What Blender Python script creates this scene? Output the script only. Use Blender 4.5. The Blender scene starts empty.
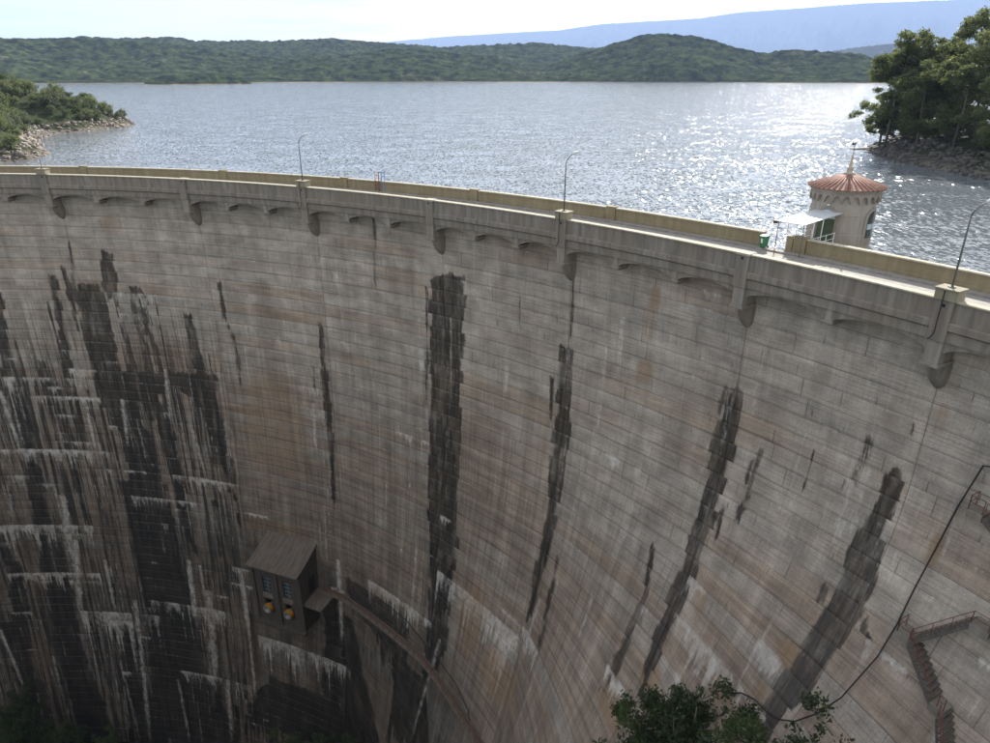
import bpy, bmesh, math, random
import numpy as np
from mathutils import Vector, Matrix

# ------------------------------------------------------------------ camera, sky, sun, exposure
scene = bpy.context.scene
COL = scene.collection
CAM_H = 12.0
PITCH = 23.343
SUN_EL, SUN_AZ = 33.0, 22.5          # elevation, degrees clockwise from +Y
cam_data = bpy.data.cameras.new('camera')
cam_data.sensor_width = 36.0
cam_data.lens = 694.0 / 990.0 * 36.0
cam_data.clip_start = 0.5
cam_data.clip_end = 40000.0
cam = bpy.data.objects.new('camera', cam_data)
COL.objects.link(cam)
cam.location = (0, 0, CAM_H)
cam.rotation_euler = (math.radians(90 - PITCH), 0, 0)
scene.camera = cam

world = bpy.data.worlds.new('World')
scene.world = world
world.use_nodes = True
wt = world.node_tree
wt.nodes.clear()
w_out = wt.nodes.new('ShaderNodeOutputWorld')
w_bg = wt.nodes.new('ShaderNodeBackground')
w_bg.inputs['Strength'].default_value = 0.10
w_sky = wt.nodes.new('ShaderNodeTexSky')
w_sky.sky_type = 'NISHITA'
w_sky.sun_disc = False
w_sky.sun_elevation = math.radians(SUN_EL)
w_sky.sun_rotation = math.radians(SUN_AZ)
w_sky.altitude = 700
w_sky.air_density = 1.0
w_sky.dust_density = 1.5
w_sky.ozone_density = 1.0
# thin broken cloud: noise on a flat layer overhead, same everywhere in the sky
w_co = wt.nodes.new('ShaderNodeTexCoord')
w_sep = wt.nodes.new('ShaderNodeSeparateXYZ')
wt.links.new(w_co.outputs['Generated'], w_sep.inputs[0])
w_mx = wt.nodes.new('ShaderNodeMath'); w_mx.operation = 'MAXIMUM'; w_mx.inputs[1].default_value = 0.0
w_ad = wt.nodes.new('ShaderNodeMath'); w_ad.operation = 'ADD'; w_ad.inputs[1].default_value = 0.07
wt.links.new(w_sep.outputs['Z'], w_mx.inputs[0]); wt.links.new(w_mx.outputs[0], w_ad.inputs[0])
w_cmb = wt.nodes.new('ShaderNodeCombineXYZ')
for ax in 'XY':
    dv = wt.nodes.new('ShaderNodeMath'); dv.operation = 'DIVIDE'
    wt.links.new(w_sep.outputs[ax], dv.inputs[0]); wt.links.new(w_ad.outputs[0], dv.inputs[1])
    wt.links.new(dv.outputs[0], w_cmb.inputs[ax])
w_nz = wt.nodes.new('ShaderNodeTexNoise')
w_nz.inputs['Scale'].default_value = 0.55
w_nz.inputs['Detail'].default_value = 7
w_nz.inputs['Roughness'].default_value = 0.58
wt.links.new(w_cmb.outputs[0], w_nz.inputs['Vector'])
w_mr = wt.nodes.new('ShaderNodeMapRange'); w_mr.interpolation_type = 'SMOOTHSTEP'
w_mr.inputs['From Min'].default_value = 0.31; w_mr.inputs['From Max'].default_value = 0.56
w_mr.inputs['To Max'].default_value = 0.92
wt.links.new(w_nz.outputs['Fac'], w_mr.inputs['Value'])
w_mix = wt.nodes.new('ShaderNodeMix'); w_mix.data_type = 'RGBA'
w_bw = wt.nodes.new('ShaderNodeRGBToBW'); wt.links.new(w_sky.outputs[0], w_bw.inputs[0])
w_ma = wt.nodes.new('ShaderNodeMath'); w_ma.operation = 'MULTIPLY_ADD'; w_ma.inputs[1].default_value = 0.85; w_ma.inputs[2].default_value = 4.4
wt.links.new(w_bw.outputs[0], w_ma.inputs[0]); wt.links.new(w_ma.outputs[0], w_mix.inputs['B'])
wt.links.new(w_mr.outputs[0], w_mix.inputs['Factor'])
wt.links.new(w_sky.outputs[0], w_mix.inputs['A'])
wt.links.new(w_mix.outputs['Result'], w_bg.inputs['Color'])
wt.links.new(w_bg.outputs[0], w_out.inputs['Surface'])

sun_data = bpy.data.lights.new('sun', 'SUN')
sun_data.energy = 5.0
sun_data.angle = math.radians(0.53)
sun_data.color = (1.0, 0.95, 0.87)
sun = bpy.data.objects.new('sun', sun_data)
COL.objects.link(sun)
_e, _a = math.radians(SUN_EL), math.radians(SUN_AZ)
SUN_DIR = Vector((math.sin(_a) * math.cos(_e), math.cos(_a) * math.cos(_e), math.sin(_e)))
sun.rotation_euler = (-SUN_DIR).to_track_quat('-Z', 'Y').to_euler()
sun.location = (60, 160, 120)

scene.view_settings.view_transform = 'Standard'
scene.view_settings.look = 'None'
scene.view_settings.gamma = 1.0
scene.view_settings.exposure = 1.08
scene.cycles.max_bounces = 6
scene.cycles.diffuse_bounces = 3
scene.cycles.glossy_bounces = 3
scene.cycles.transparent_max_bounces = 6
scene.cycles.volume_bounces = 0
scene.cycles.sample_clamp_indirect = 6.0
scene.cycles.use_denoising = True

# ------------------------------------------------------------------ helpers
rnd = random.Random(7)
nrs = np.random.RandomState(11)
CENX, CENY, RAD = -72.5, -23.9, 116.5
DEG = RAD * math.pi / 180.0           # metres of crest per degree

def P(th, r, z):
    t = math.radians(th)
    return (CENX + r * math.sin(t), CENY + r * math.cos(t), z)

KT = [-40, 8, 17, 25.7, 34.4, 42.4, 51, 57.7, 62, 70, 90]
KV = [.0010, .0010, .0011, .0012, .0034, .0066, .017, .030, .040, .05, .05]
def wall_r(th, z):
    k = np.interp(th, KT, KV)
    d = np.maximum(0, -(np.asarray(z, float) / 12.0 - 1) - 2.0)
    return RAD * (1.0145 - k * d * d)

def link(o, parent=None):
    COL.objects.link(o)
    if parent is not None:
        o.parent = parent
    return o

def mesh_np(name, verts, faces, mat=None, parent=None, smooth=False):
    """verts (n,3), faces: list of lists or (m,4)/(m,3) array"""
    me = bpy.data.meshes.new(name)
    if isinstance(faces, np.ndarray):
        n, k = faces.shape
        me.vertices.add(len(verts)); me.vertices.foreach_set('co', np.asarray(verts, np.float32).ravel())
        me.loops.add(n * k); me.loops.foreach_set('vertex_index', faces.astype(np.int32).ravel())
        me.polygons.add(n)
        me.polygons.foreach_set('loop_start', np.arange(0, n * k, k, dtype=np.int32))
        me.polygons.foreach_set('loop_total', np.full(n, k, dtype=np.int32))
        me.update(calc_edges=True); me.validate()
    else:
        me.from_pydata([tuple(v) for v in verts], [], faces); me.update()
    if mat: me.materials.append(mat)
    if smooth: me.polygons.foreach_set('use_smooth', [True] * len(me.polygons))
    o = bpy.data.objects.new(name, me)
    return link(o, parent)

class MB:
    """collects simple solids for one mesh"""
    def __init__(s): s.v = []; s.f = []
    def add(s, vs, fs):
        b = len(s.v); s.v += [tuple(v) for v in vs]; s.f += [[i + b for i in f] for f in fs]
    def box(s, c, d, rot=None):
        x, y, z = d[0] / 2, d[1] / 2, d[2] / 2
        vs = [Vector(p) for p in ((-x,-y,-z),(x,-y,-z),(x,y,-z),(-x,y,-z),(-x,-y,z),(x,-y,z),(x,y,z),(-x,y,z))]
        if rot is not None:
            m = Matrix.Rotation(rot, 3, 'Z') if not isinstance(rot, Matrix) else rot
            vs = [m @ v for v in vs]
        s.add([v + Vector(c) for v in vs], [[0,3,2,1],[4,5,6,7],[0,1,5,4],[1,2,6,5],[2,3,7,6],[3,0,4,7]])
    def hexa(s, vs):
        s.add(vs, [[0,3,2,1],[4,5,6,7],[0,1,5,4],[1,2,6,5],[2,3,7,6],[3,0,4,7]])
    def tube(s, pts, rad, n=6, cap=True):
        pts = [Vector(p) for p in pts]
        rads = rad if isinstance(rad, (list, tuple)) else [rad] * len(pts)
        rings = []
        for i, p in enumerate(pts):
            t = (pts[min(i + 1, len(pts) - 1)] - pts[max(i - 1, 0)]).normalized()
            a = t.cross(Vector((0, 0, 1)))
            if a.length < 0.05: a = t.cross(Vector((1, 0, 0)))
            a.normalize(); b = a.cross(t)
            rings.append([p + (a * math.cos(2*math.pi*k/n) + b * math.sin(2*math.pi*k/n)) * rads[i] for k in range(n)])
        vs = [v for r in rings for v in r]; fs = []
        for i in range(len(pts) - 1):
            for k in range(n):
                fs.append([i*n+k, i*n+(k+1) % n, (i+1)*n+(k+1) % n, (i+1)*n+k])
        if cap:
            fs.append(list(range(n))[::-1]); fs.append([(len(pts)-1)*n + k for k in range(n)])
        s.add(vs, fs)
    def lathe(s, c, prof, n=32, a0=0, a1=2*math.pi):
        full = abs(a1 - a0 - 2*math.pi) < 1e-6
        m = n if full else n + 1
        vs = []
        for (r, z) in prof:
            for k in range(m):
                a = a0 + (a1 - a0) * k / n
                vs.append((c[0] + r*math.cos(a), c[1] + r*math.sin(a), c[2] + z))
        fs = []
        for i in range(len(prof) - 1):
            for k in range(n):
                k2 = (k + 1) % m
                fs.append([i*m+k, i*m+k2, (i+1)*m+k2, (i+1)*m+k])
        s.add(vs, fs)
    def sweep(s, prof, th0, th1, step=0.6, closed=True):
        """closed (r,z) profile swept along the arch"""
        n = max(1, int(math.ceil((th1 - th0) / step)))
        m = len(prof); vs = []
        for i in range(n + 1):
            th = th0 + (th1 - th0) * i / n
            vs += [P(th, r, z) for r, z in prof]
        fs = []
        for i in range(n):
            for k in range(m):
                k2 = (k + 1) % m
                fs.append([i*m+k, (i+1)*m+k, (i+1)*m+k2, i*m+k2])
        fs.append(list(range(m))); fs.append([n*m + k for k in range(m)][::-1])
        s.add(vs, fs)
    def pbox(s, th, r0, r1, w, z0, z1, taper=0.0):
        """box standing on the arch: radial r0..r1, width w along the arch"""
        t = math.radians(th)
        e = Vector((math.sin(t), math.cos(t), 0)); a = Vector((math.cos(t), -math.sin(t), 0)); c = Vector((CENX, CENY, 0))
        vs = []
        for z, ww in ((z0, w - taper), (z1, w)):
            for (r, sgn) in ((r0, -1), (r0, 1), (r1, 1), (r1, -1)):
                vs.append(c + e*r + a*(sgn*ww/2) + Vector((0, 0, z)))
        s.hexa(vs)
    def build(s, name, mat, parent=None, smooth=False, recalc=True, bevel=0):
        me = bpy.data.meshes.new(name)
        me.from_pydata(s.v, [], s.f)
        if recalc:
            bm = bmesh.new(); bm.from_mesh(me); bmesh.ops.recalc_face_normals(bm, faces=bm.faces)
            bm.to_mesh(me); bm.free()
        me.materials.append(mat)
        if smooth: me.polygons.foreach_set('use_smooth', [True]*len(me.polygons))
        o = bpy.data.objects.new(name, me)
        if bevel:
            b = o.modifiers.new('bevel', 'BEVEL'); b.width = bevel; b.segments = 2; b.limit_method = 'ANGLE'
        return link(o, parent)

def tag(o, label=None, cat=None, group=None, kind=None):
    if label: o['label'] = label
    if cat: o['category'] = cat
    if group: o['group'] = group
    if kind: o['kind'] = kind
    return o

def empty(name, loc, label, cat, group=None, rz=0):
    o = bpy.data.objects.new(name, None)
    o.empty_display_size = 0.5
    o.location = loc; o.rotation_euler = (0, 0, rz)
    COL.objects.link(o)
    return tag(o, label, cat, group)

def adopt(o, parent):
    """parent a world-space mesh under an empty that is not at the origin"""
    o.parent = parent
    o.matrix_parent_inverse = parent_matrix(parent).inverted()
    return o

def parent_matrix(o):
    m = Matrix.Translation(o.location) @ o.rotation_euler.to_matrix().to_4x4()
    if o.parent: m = parent_matrix(o.parent) @ o.matrix_parent_inverse @ m
    return m

# ------------------------------------------------------------------ materials
class NT:
    def __init__(s, name):
        s.m = bpy.data.materials.new(name); s.m.use_nodes = True
        s.t = s.m.node_tree; s.t.nodes.clear()
        s.out = s.t.nodes.new('ShaderNodeOutputMaterial')
        s.b = s.t.nodes.new('ShaderNodeBsdfPrincipled')
        s.t.links.new(s.b.outputs[0], s.out.inputs['Surface'])
    def n(s, typ, **kw):
        nd = s.t.nodes.new(typ)
        for k, v in kw.items(): setattr(nd, k, v)
        return nd
    def put(s, sock, v):
        if isinstance(v, (int, float)): sock.default_value = v
        elif isinstance(v, tuple):
            sock.default_value = (v + (1,)) if (len(v) == 3 and sock.type == 'RGBA') else v
        else: s.t.links.new(v, sock)
    def math(s, op, a, b=0.0, c=None, clamp=False):
        nd = s.n('ShaderNodeMath', operation=op, use_clamp=clamp)
        s.put(nd.inputs[0], a); s.put(nd.inputs[1], b)
        if c is not None: s.put(nd.inputs[2], c)
        return nd.outputs[0]
    def mix(s, f, a, b, blend='MIX'):
        nd = s.n('ShaderNodeMix', data_type='RGBA', blend_type=blend)
        s.put(nd.inputs['Factor'], f); s.put(nd.inputs['A'], a); s.put(nd.inputs['B'], b)
        return nd.outputs['Result']
    def noise(s, vec=None, scale=1.0, detail=3, rough=0.55, dim='3D'):
        nd = s.n('ShaderNodeTexNoise', noise_dimensions=dim)
        nd.inputs['Scale'].default_value = scale; nd.inputs['Detail'].default_value = detail
        nd.inputs['Roughness'].default_value = rough
        if vec is not None: s.put(nd.inputs['Vector'], vec)
        return nd.outputs['Fac']
    def ramp(s, v, a, b, lo=0.0, hi=1.0, smooth=True):
        nd = s.n('ShaderNodeMapRange', interpolation_type='SMOOTHSTEP' if smooth else 'LINEAR')
        s.put(nd.inputs['Value'], v)
        nd.inputs['From Min'].default_value = a; nd.inputs['From Max'].default_value = b
        nd.inputs['To Min'].default_value = lo; nd.inputs['To Max'].default_value = hi
        return nd.outputs[0]
    def comb(s, x, y, z=0.0):
        nd = s.n('ShaderNodeCombineXYZ')
        s.put(nd.inputs[0], x); s.put(nd.inputs[1], y); s.put(nd.inputs[2], z)
        return nd.outputs[0]
    def sep(s, v):
        nd = s.n('ShaderNodeSeparateXYZ'); s.put(nd.inputs[0], v); return nd.outputs
    def pos(s): return s.n('ShaderNodeNewGeometry').outputs['Position']
    def objco(s): return s.n('ShaderNodeTexCoord').outputs['Object']
    def bump(s, h, strength=0.3, dist=0.05):
        nd = s.n('ShaderNodeBump'); nd.inputs['Strength'].default_value = strength; nd.inputs['Distance'].default_value = dist
        s.put(nd.inputs['Height'], h); s.t.links.new(nd.outputs[0], s.b.inputs['Normal'])
    def fin(s, col, rough=0.8, metal=0.0, spec=None):
        s.put(s.b.inputs['Base Color'], col); s.put(s.b.inputs['Roughness'], rough); s.b.inputs['Metallic'].default_value = metal
        if spec is not None: s.b.inputs['Specular IOR Level'].default_value = spec
        return s.m

def simple(name, col, rough=0.7, metal=0.0, var=0.25, scale=3.0, dirt=None):
    t = NT(name)
    p = t.pos()
    n = t.noise(p, scale, 5, 0.6)
    n2 = t.noise(p, scale * 0.17, 3)
    f = t.math('MULTIPLY', t.math('ADD', n, n2), 0.5)
    lo = tuple(c * (1 - var) for c in col); hi = tuple(min(1, c * (1 + var)) for c in col)
    c = t.mix(t.ramp(f, 0.3, 0.7), lo, hi)
    if dirt:
        c = t.mix(t.ramp(t.noise(p, scale * 0.7, 6, 0.7), 0.52, 0.7), c, dirt)
    t.bump(n, 0.25, 0.02)
    return t.fin(c, rough, metal)

def concrete(name, col, streak=1.0):
    """weathered trim concrete with drips running down"""
    t = NT(name)
    p = t.pos(); x, y, z = t.sep(p)
    st = t.noise(t.comb(t.math('MULTIPLY', x, 2.2), t.math('MULTIPLY', y, 2.2), t.math('MULTIPLY', z, 0.25)), 1.0, 5, 0.62)
    bl = t.noise(p, 0.35, 4)
    fi = t.noise(p, 6.0, 4, 0.65)
    c = t.mix(t.ramp(st, 0.3, 0.72), tuple(v * (1 - .45 * streak) for v in col), tuple(v * 1.12 for v in col))
    c = t.mix(t.ramp(bl, 0.35, 0.7, 0, 0.5), c, (col[0]*.75, col[1]*.68, col[2]*.58))
    c = t.mix(t.math('MULTIPLY', fi, 0.35), c, tuple(v * .6 for v in col))
    t.bump(fi, 0.3, 0.03)
    return t.fin(c, 0.88)

M = {}
M['trim'] = concrete('trim_concrete', (0.262, 0.232, 0.198))
M['haunch'] = concrete('pilaster_concrete', (0.295, 0.263, 0.224), 0.7)
M['cap'] = concrete('parapet_cap_paint', (0.46, 0.425, 0.33), 0.7)
M['cream'] = concrete('cream_parapet_paint', (0.28, 0.235, 0.145), 0.5)
M['capital'] = concrete('lamp_block_paint', (0.30, 0.275, 0.20), 0.5)
M['road'] = concrete('road_concrete', (0.32, 0.30, 0.27), 0.7)
M['metal'] = simple('galvanised_pole', (0.12, 0.125, 0.12), 0.6, 0.3)
M['black'] = simple('black_rubber', (0.015, 0.015, 0.016), 0.6)
M['rust'] = simple('rusty_steel', (0.10, 0.050, 0.034), 0.85, 0.0, 0.4, 6.0, (0.17, 0.085, 0.05))
M['red'] = simple('red_oxide_railing', (0.14, 0.042, 0.033), 0.7, 0.0, 0.3, 8.0, (0.10, 0.05, 0.04))
M['lamp'] = simple('lamp_white_plastic', (0.65, 0.68, 0.68), 0.35)
M['bin'] = simple('green_bin_plastic', (0.035, 0.17, 0.07), 0.45, 0, 0.12)
M['white'] = simple('white_paint', (0.75, 0.76, 0.76), 0.5, 0, 0.08)
M['blue'] = simple('blue_paint', (0.05, 0.16, 0.42), 0.5)
M['stone'] = concrete('tower_render', (0.36, 0.330, 0.285), 0.6)
M['band'] = concrete('tower_band', (0.30, 0.272, 0.235), 0.6)
M['tile'] = simple('clay_tile', (0.17, 0.070, 0.050), 0.8, 0, 0.35, 5.0, (0.34, 0.22, 0.17))
M['ribtile'] = simple('weathered_rib_tile', (0.30, 0.165, 0.125), 0.8, 0, 0.35, 4.0, (0.46, 0.36, 0.29))
M['spire'] = simple('spire_metal', (0.38, 0.33, 0.26), 0.6)
M['door'] = simple('green_door_paint', (0.055, 0.085, 0.045), 0.55)
M['glass'] = NT('window_glass').fin((0.04, 0.055, 0.06), 0.08)
M['pale_glass'] = NT('frosted_lunette').fin((0.42, 0.50, 0.54), 0.2)
M['sheet'] = simple('zinc_sheet', (0.62, 0.64, 0.66), 0.45, 0.2, 0.08)
M['dirty'] = concrete('house_concrete', (0.070, 0.056, 0.043), 0.9)
M['dirtyroof'] = concrete('house_roof_concrete', (0.135, 0.108, 0.083), 0.9)
def roof_mat():
    t = NT('stained_roof_slab')
    x, y, z = t.sep(t.objco())
    a = t.noise(t.comb(t.math('MULTIPLY', x, 2.6), t.math('MULTIPLY', y, .22), 0.0), 1.0, 6, .7); b = t.noise(t.comb(x, y, 3.0), .7, 5, .65)
    c = t.mix(t.ramp(a, .34, .64), (0.075, 0.062, 0.050), (0.135, 0.112, 0.092))
    c = t.mix(t.ramp(b, .5, .66, 0, .7), c, (0.105, 0.060, 0.036))
    t.bump(a, .3, .05)
    return t.fin(c, .9)
M['dirtyroof'] = roof_mat()
M['yellow'] = simple('yellow_valve_paint', (0.30, 0.14, 0.012), 0.6, 0, 0.35, 4.0, (0.12, 0.07, 0.03))
M['valve'] = simple('valve_steel', (0.20, 0.205, 0.20), 0.55, 0.3, .3, 3.0, (0.08, 0.07, 0.06))
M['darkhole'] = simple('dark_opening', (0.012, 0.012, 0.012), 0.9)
M['ledge'] = concrete('walkway_concrete', (0.16, 0.135, 0.11), 0.8)
M['tread'] = concrete('dark_stair_tread', (0.13, 0.115, 0.10), 0.7)  # treads and stringers, darker than the landing concrete
M['boat'] = simple('turquoise_hull', (0.10, 0.38, 0.48), 0.4)
M['wood'] = simple('dock_planks', (0.20, 0.17, 0.13), 0.8)
M['stair'] = concrete('stair_concrete', (0.25, 0.225, 0.19), 0.7)

def rock_mat(name, col, green=None):
    t = NT(name)
    p = t.pos()
    n = t.noise(p, 1.3, 6, 0.65); b = t.noise(p, 0.15, 3)
    c = t.mix(t.ramp(n, 0.3, 0.7), tuple(v * .45 for v in col), tuple(v * 1.25 for v in col))
    c = t.mix(t.ramp(b, 0.45, 0.65, 0, .5), c, (col[0]*.85, col[1]*.8, col[2]*.7))
    t.bump(n, 0.6, 0.25)
    return t.fin(c, 0.9)
M['rock'] = rock_mat('shore_rock', (0.25, 0.215, 0.18))
M['darkrock'] = rock_mat('bank_rock', (0.095, 0.088, 0.078))

def ground_mat():
    t = NT('scrub_ground')
    p = t.pos(); x, y, z = t.sep(p)
    n = t.noise(p, 0.45, 6, 0.65); n2 = t.noise(p, 0.06, 4)
    veg = t.mix(t.ramp(n, 0.35, 0.65), (0.018, 0.026, 0.011), (0.045, 0.052, 0.022))
    soil = t.mix(t.ramp(n2, 0.35, 0.65), (0.085, 0.076, 0.062), (0.16, 0.142, 0.118))
    zz = t.math('ADD', z, t.math('MULTIPLY', t.math('SUBTRACT', n2, 0.5), 5.0))
    shore = t.math('MULTIPLY', t.ramp(zz, -8.4, -6.8, 1, 0), t.ramp(z, -14, -12.5, 0, 1))
    c = t.mix(shore, veg, soil)
    t.bump(n, 0.8, 0.5)
    return t.fin(c, 0.95, 0.0, 0.1)
M['ground'] = ground_mat()

# ------------------------------------------------------------------ terrain round the dam
def vnoise(x, y, seed=0):
    """smooth value noise, numpy"""
    rs = np.random.RandomState(seed); tab = rs.rand(256, 256)
    xi = np.floor(x).astype(int); yi = np.floor(y).astype(int)
    fx = x - xi; fy = y - yi
    fx = fx*fx*(3-2*fx); fy = fy*fy*(3-2*fy)
    g = lambda i, j: tab[i % 256, j % 256]
    return (g(xi, yi)*(1-fx)+g(xi+1, yi)*fx)*(1-fy) + (g(xi, yi+1)*(1-fx)+g(xi+1, yi+1)*fx)*fy
def fbm(x, y, o=4, seed=0):
    s = 0; a = 1; t = 0
    for i in range(o):
        s = s + a*vnoise(x*2**i, y*2**i, seed+i); t += a; a *= .5
    return s/t

SHORE_L = [(-136, 84), (-175, 125), (-150, 163), (-126, 177), (-120, 187), (-124, 202), (-140, 222), (-153, 245), (-164, 270),
           (-158, 281), (-155, 300), (-157, 323), (-172, 334), (-215, 346), (-300, 372), (-420, 420), (-420, -350), (-330, -350), (-200, 0)]
SHORE_R = [(44, 20), (84, 72), (108, 132), (104, 150), (103, 168), (102.5, 187), (105.5, 203), (112, 220), (122, 231), (150, 242), (230, 256), (420, 300),
           (420, -350), (120, -350), (60, -40)]
def sdist(px, py, poly):
    """signed distance, positive inside"""
    d = np.full(px.shape, 1e9); ins = np.zeros(px.shape, bool)
    for i in range(len(poly)):
        ax, ay = poly[i]; bx, by = poly[(i+1) % len(poly)]
        ex, ey = bx-ax, by-ay
        t = np.clip(((px-ax)*ex+(py-ay)*ey)/(ex*ex+ey*ey), 0, 1)
        d = np.minimum(d, np.hypot(px-ax-t*ex, py-ay-t*ey))
        c = ((ay > py) != (by > py)) & (px < (bx-ax)*(py-ay)/((by-ay) if by != ay else 1e-9)+ax)
        ins ^= c
    return np.where(ins, d, -d)
ZQ = [-300, -200, -140, -120, -90, -60, -30, -10, 10, 19.5, 29, 40, 51, 58, 62, 66, 72, 82, 100, 130, 200, 300, 500]
ZZ = [110, 60, 12, -8, -50, -85, -98, -100, -95, -91, -85, -75, -62, -53, -48, -42, -34, -27.5, -4, 14, 45, 80, 110]
def terrain_z(x, y):
    x = np.asarray(x, float); y = np.asarray(y, float)
    a = math.radians(15)
    q = (x-CENX)*math.cos(a) - (y-CENY)*math.sin(a)
    r = np.hypot(x-CENX, y-CENY)
    rough = (fbm(x/14., y/14., 4, 3)-.5)
    zv = np.interp(q, ZQ, ZZ) + rough*5.0 - np.clip((95-r)*0.03, 0, 30)
    dl = sdist(x, y, SHORE_L); dr = sdist(x, y, SHORE_R)
    hl = np.where(dl > 0, np.interp(dl, [0, 4, 16, 50, 110, 300], [-9.3, -6.4, 0.5, 10, 19, 48]), -9.3 + np.maximum(dl*.5, -14)) + rough*np.clip(dl/6+.5, .2, 3.2)
    hr = np.where(dr > 0, np.interp(dr, [0, 9, 22, 60, 120, 300], [-9.3, -5.2, -3, 4, 14, 40]), -9.3 + np.maximum(dr*.5, -14)) + rough*np.clip(dr/6+.5, .2, 3.0)
    up = np.maximum(hl, hr)
    th = np.degrees(np.arctan2(x-CENX, y-CENY))
    ends = (th < -34) | (th > 69)
    zd = np.where(ends, np.maximum(zv, np.minimum(up, zv+30)), zv)
    return np.where(r > 120.5, up, zd)
gx = np.arange(-420, 421, 3.0); gy = np.arange(-350, 421, 3.0)
GX, GY = np.meshgrid(gx, gy)
GZ = terrain_z(GX, GY)
nx, ny = len(gx), len(gy)
ii = (np.arange(ny-1)[:, None]*nx + np.arange(nx-1)[None, :]).ravel()
ground = mesh_np('ground', np.c_[GX.ravel(), GY.ravel(), GZ.ravel()], np.c_[ii, ii+1, ii+1+nx, ii+nx], M['ground'], smooth=True)
tag(ground, 'scrubby valley sides and rocky lake banks', None, kind='structure')

# ------------------------------------------------------------------ lake
def water_mat():
    t = NT('lake_water')
    p = t.pos(); x, y, z = t.sep(p)
    v1 = t.comb(t.math('MULTIPLY', x, 0.75), y, 0.0)
    big = t.noise(v1, 0.11, 2, 0.5)
    mid = t.noise(v1, 0.62, 2, 0.5)
    sm = t.noise(v1, 1.5, 2, 0.5)
    ti = t.noise(v1, 4.0, 1, 0.5)
    gust = t.ramp(t.noise(t.comb(x, t.math('MULTIPLY', y, 2.5), 0.0), 0.006, 3), 0.35, 0.65, 0.7, 1.15)
    chop = t.ramp(t.noise(t.comb(x, t.math('MULTIPLY', y, 1.6), 0.0), 0.06, 3), 0.3, 0.7, 0.6, 1.4)
    h = t.math('ADD', t.math('MULTIPLY', mid, 0.29), t.math('ADD', t.math('MULTIPLY', sm, 0.10), t.math('MULTIPLY', ti, 0.018)))
    h = t.math('ADD', t.math('MULTIPLY', big, 0.22), t.math('MULTIPLY', h, chop))
    h = t.math('MULTIPLY', h, gust)
    vo = t.n('ShaderNodeTexVoronoi', feature='F1'); t.put(vo.inputs['Vector'], t.comb(t.math('MULTIPLY', x, 2.6), t.math('MULTIPLY', y, 1.1), 0.0)); vo.inputs['Scale'].default_value = 1.0
    cr, cg, cb = t.sep(vo.outputs['Color'])
    amp = t.math('MULTIPLY', chop, 0.42)
    nv = t.n('ShaderNodeVectorMath', operation='NORMALIZE')
    t.put(nv.inputs[0], t.comb(t.math('MULTIPLY', t.math('SUBTRACT', t.math('MULTIPLY', t.math('ADD', cr, cb), .5), .5), amp), t.math('MULTIPLY', t.math('SUBTRACT', t.math('MULTIPLY', t.math('ADD', cg, t.math('FRACT', t.math('MULTIPLY', cb, 7.31))), .5), .5), amp), 1.0))
    t.bump(h, 1.0, 0.7)
    bn = [n_ for n_ in t.t.nodes if n_.type == 'BUMP'][0]
    t.t.links.new(nv.outputs[0], bn.inputs['Normal'])
    t.b.inputs['IOR'].default_value = 1.333
    return t.fin((0.125, 0.145, 0.158), 0.08)
M['water'] = water_mat()
rr = [121.6, 126, 132, 140, 150, 165, 190, 230, 300, 420, 650, 1000, 1600, 2600, 3600]
tt = np.arange(-75, 111, 1.5)
WV = np.array([P(t_, r_, -9.0) for r_ in rr for t_ in tt])
nt_ = len(tt)
jj = (np.arange(len(rr)-1)[:, None]*nt_ + np.arange(nt_-1)[None, :]).ravel()
lake = mesh_np('lake', WV, np.c_[jj, jj+nt_, jj+1+nt_, jj+1], M['water'])
tag(lake, 'rippled blue lake water behind the dam', None, kind='structure')

# ------------------------------------------------------------------ far hills
def hill_mat(name, dark, light, bare):
    t = NT(name)
    p = t.pos(); x, y, z = t.sep(p)
    n = t.noise(p, 0.035, 6, 0.75); b = t.noise(p, 0.004, 4); f = t.noise(p, 0.11, 3, 0.6)
    c = t.mix(t.ramp(n, 0.35, 0.66), dark, light)
    c = t.mix(t.ramp(f, 0.5, 0.66, 0, .45), c, tuple(v*.35 for v in dark))
    c = t.mix(t.math('MULTIPLY', t.ramp(b, 0.56, 0.68), t.ramp(n, 0.52, 0.62)), c, bare)
    c = t.mix(t.ramp(t.math('ADD', z, t.math('MULTIPLY', n, 6.0)), -5.6, -4.0, 1, 0), c, (0.20, 0.16, 0.12))
    return t.fin(c, 1.0, 0.0, 0.0)
M['hill'] = hill_mat('forest_hill', (0.006, 0.010, 0.005), (0.064, 0.082, 0.032), (0.13, 0.115, 0.085))
M['mountain'] = hill_mat('far_mountain', (0.03, 0.04, 0.03), (0.06, 0.065, 0.045), (0.1, 0.09, 0.07))

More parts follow.
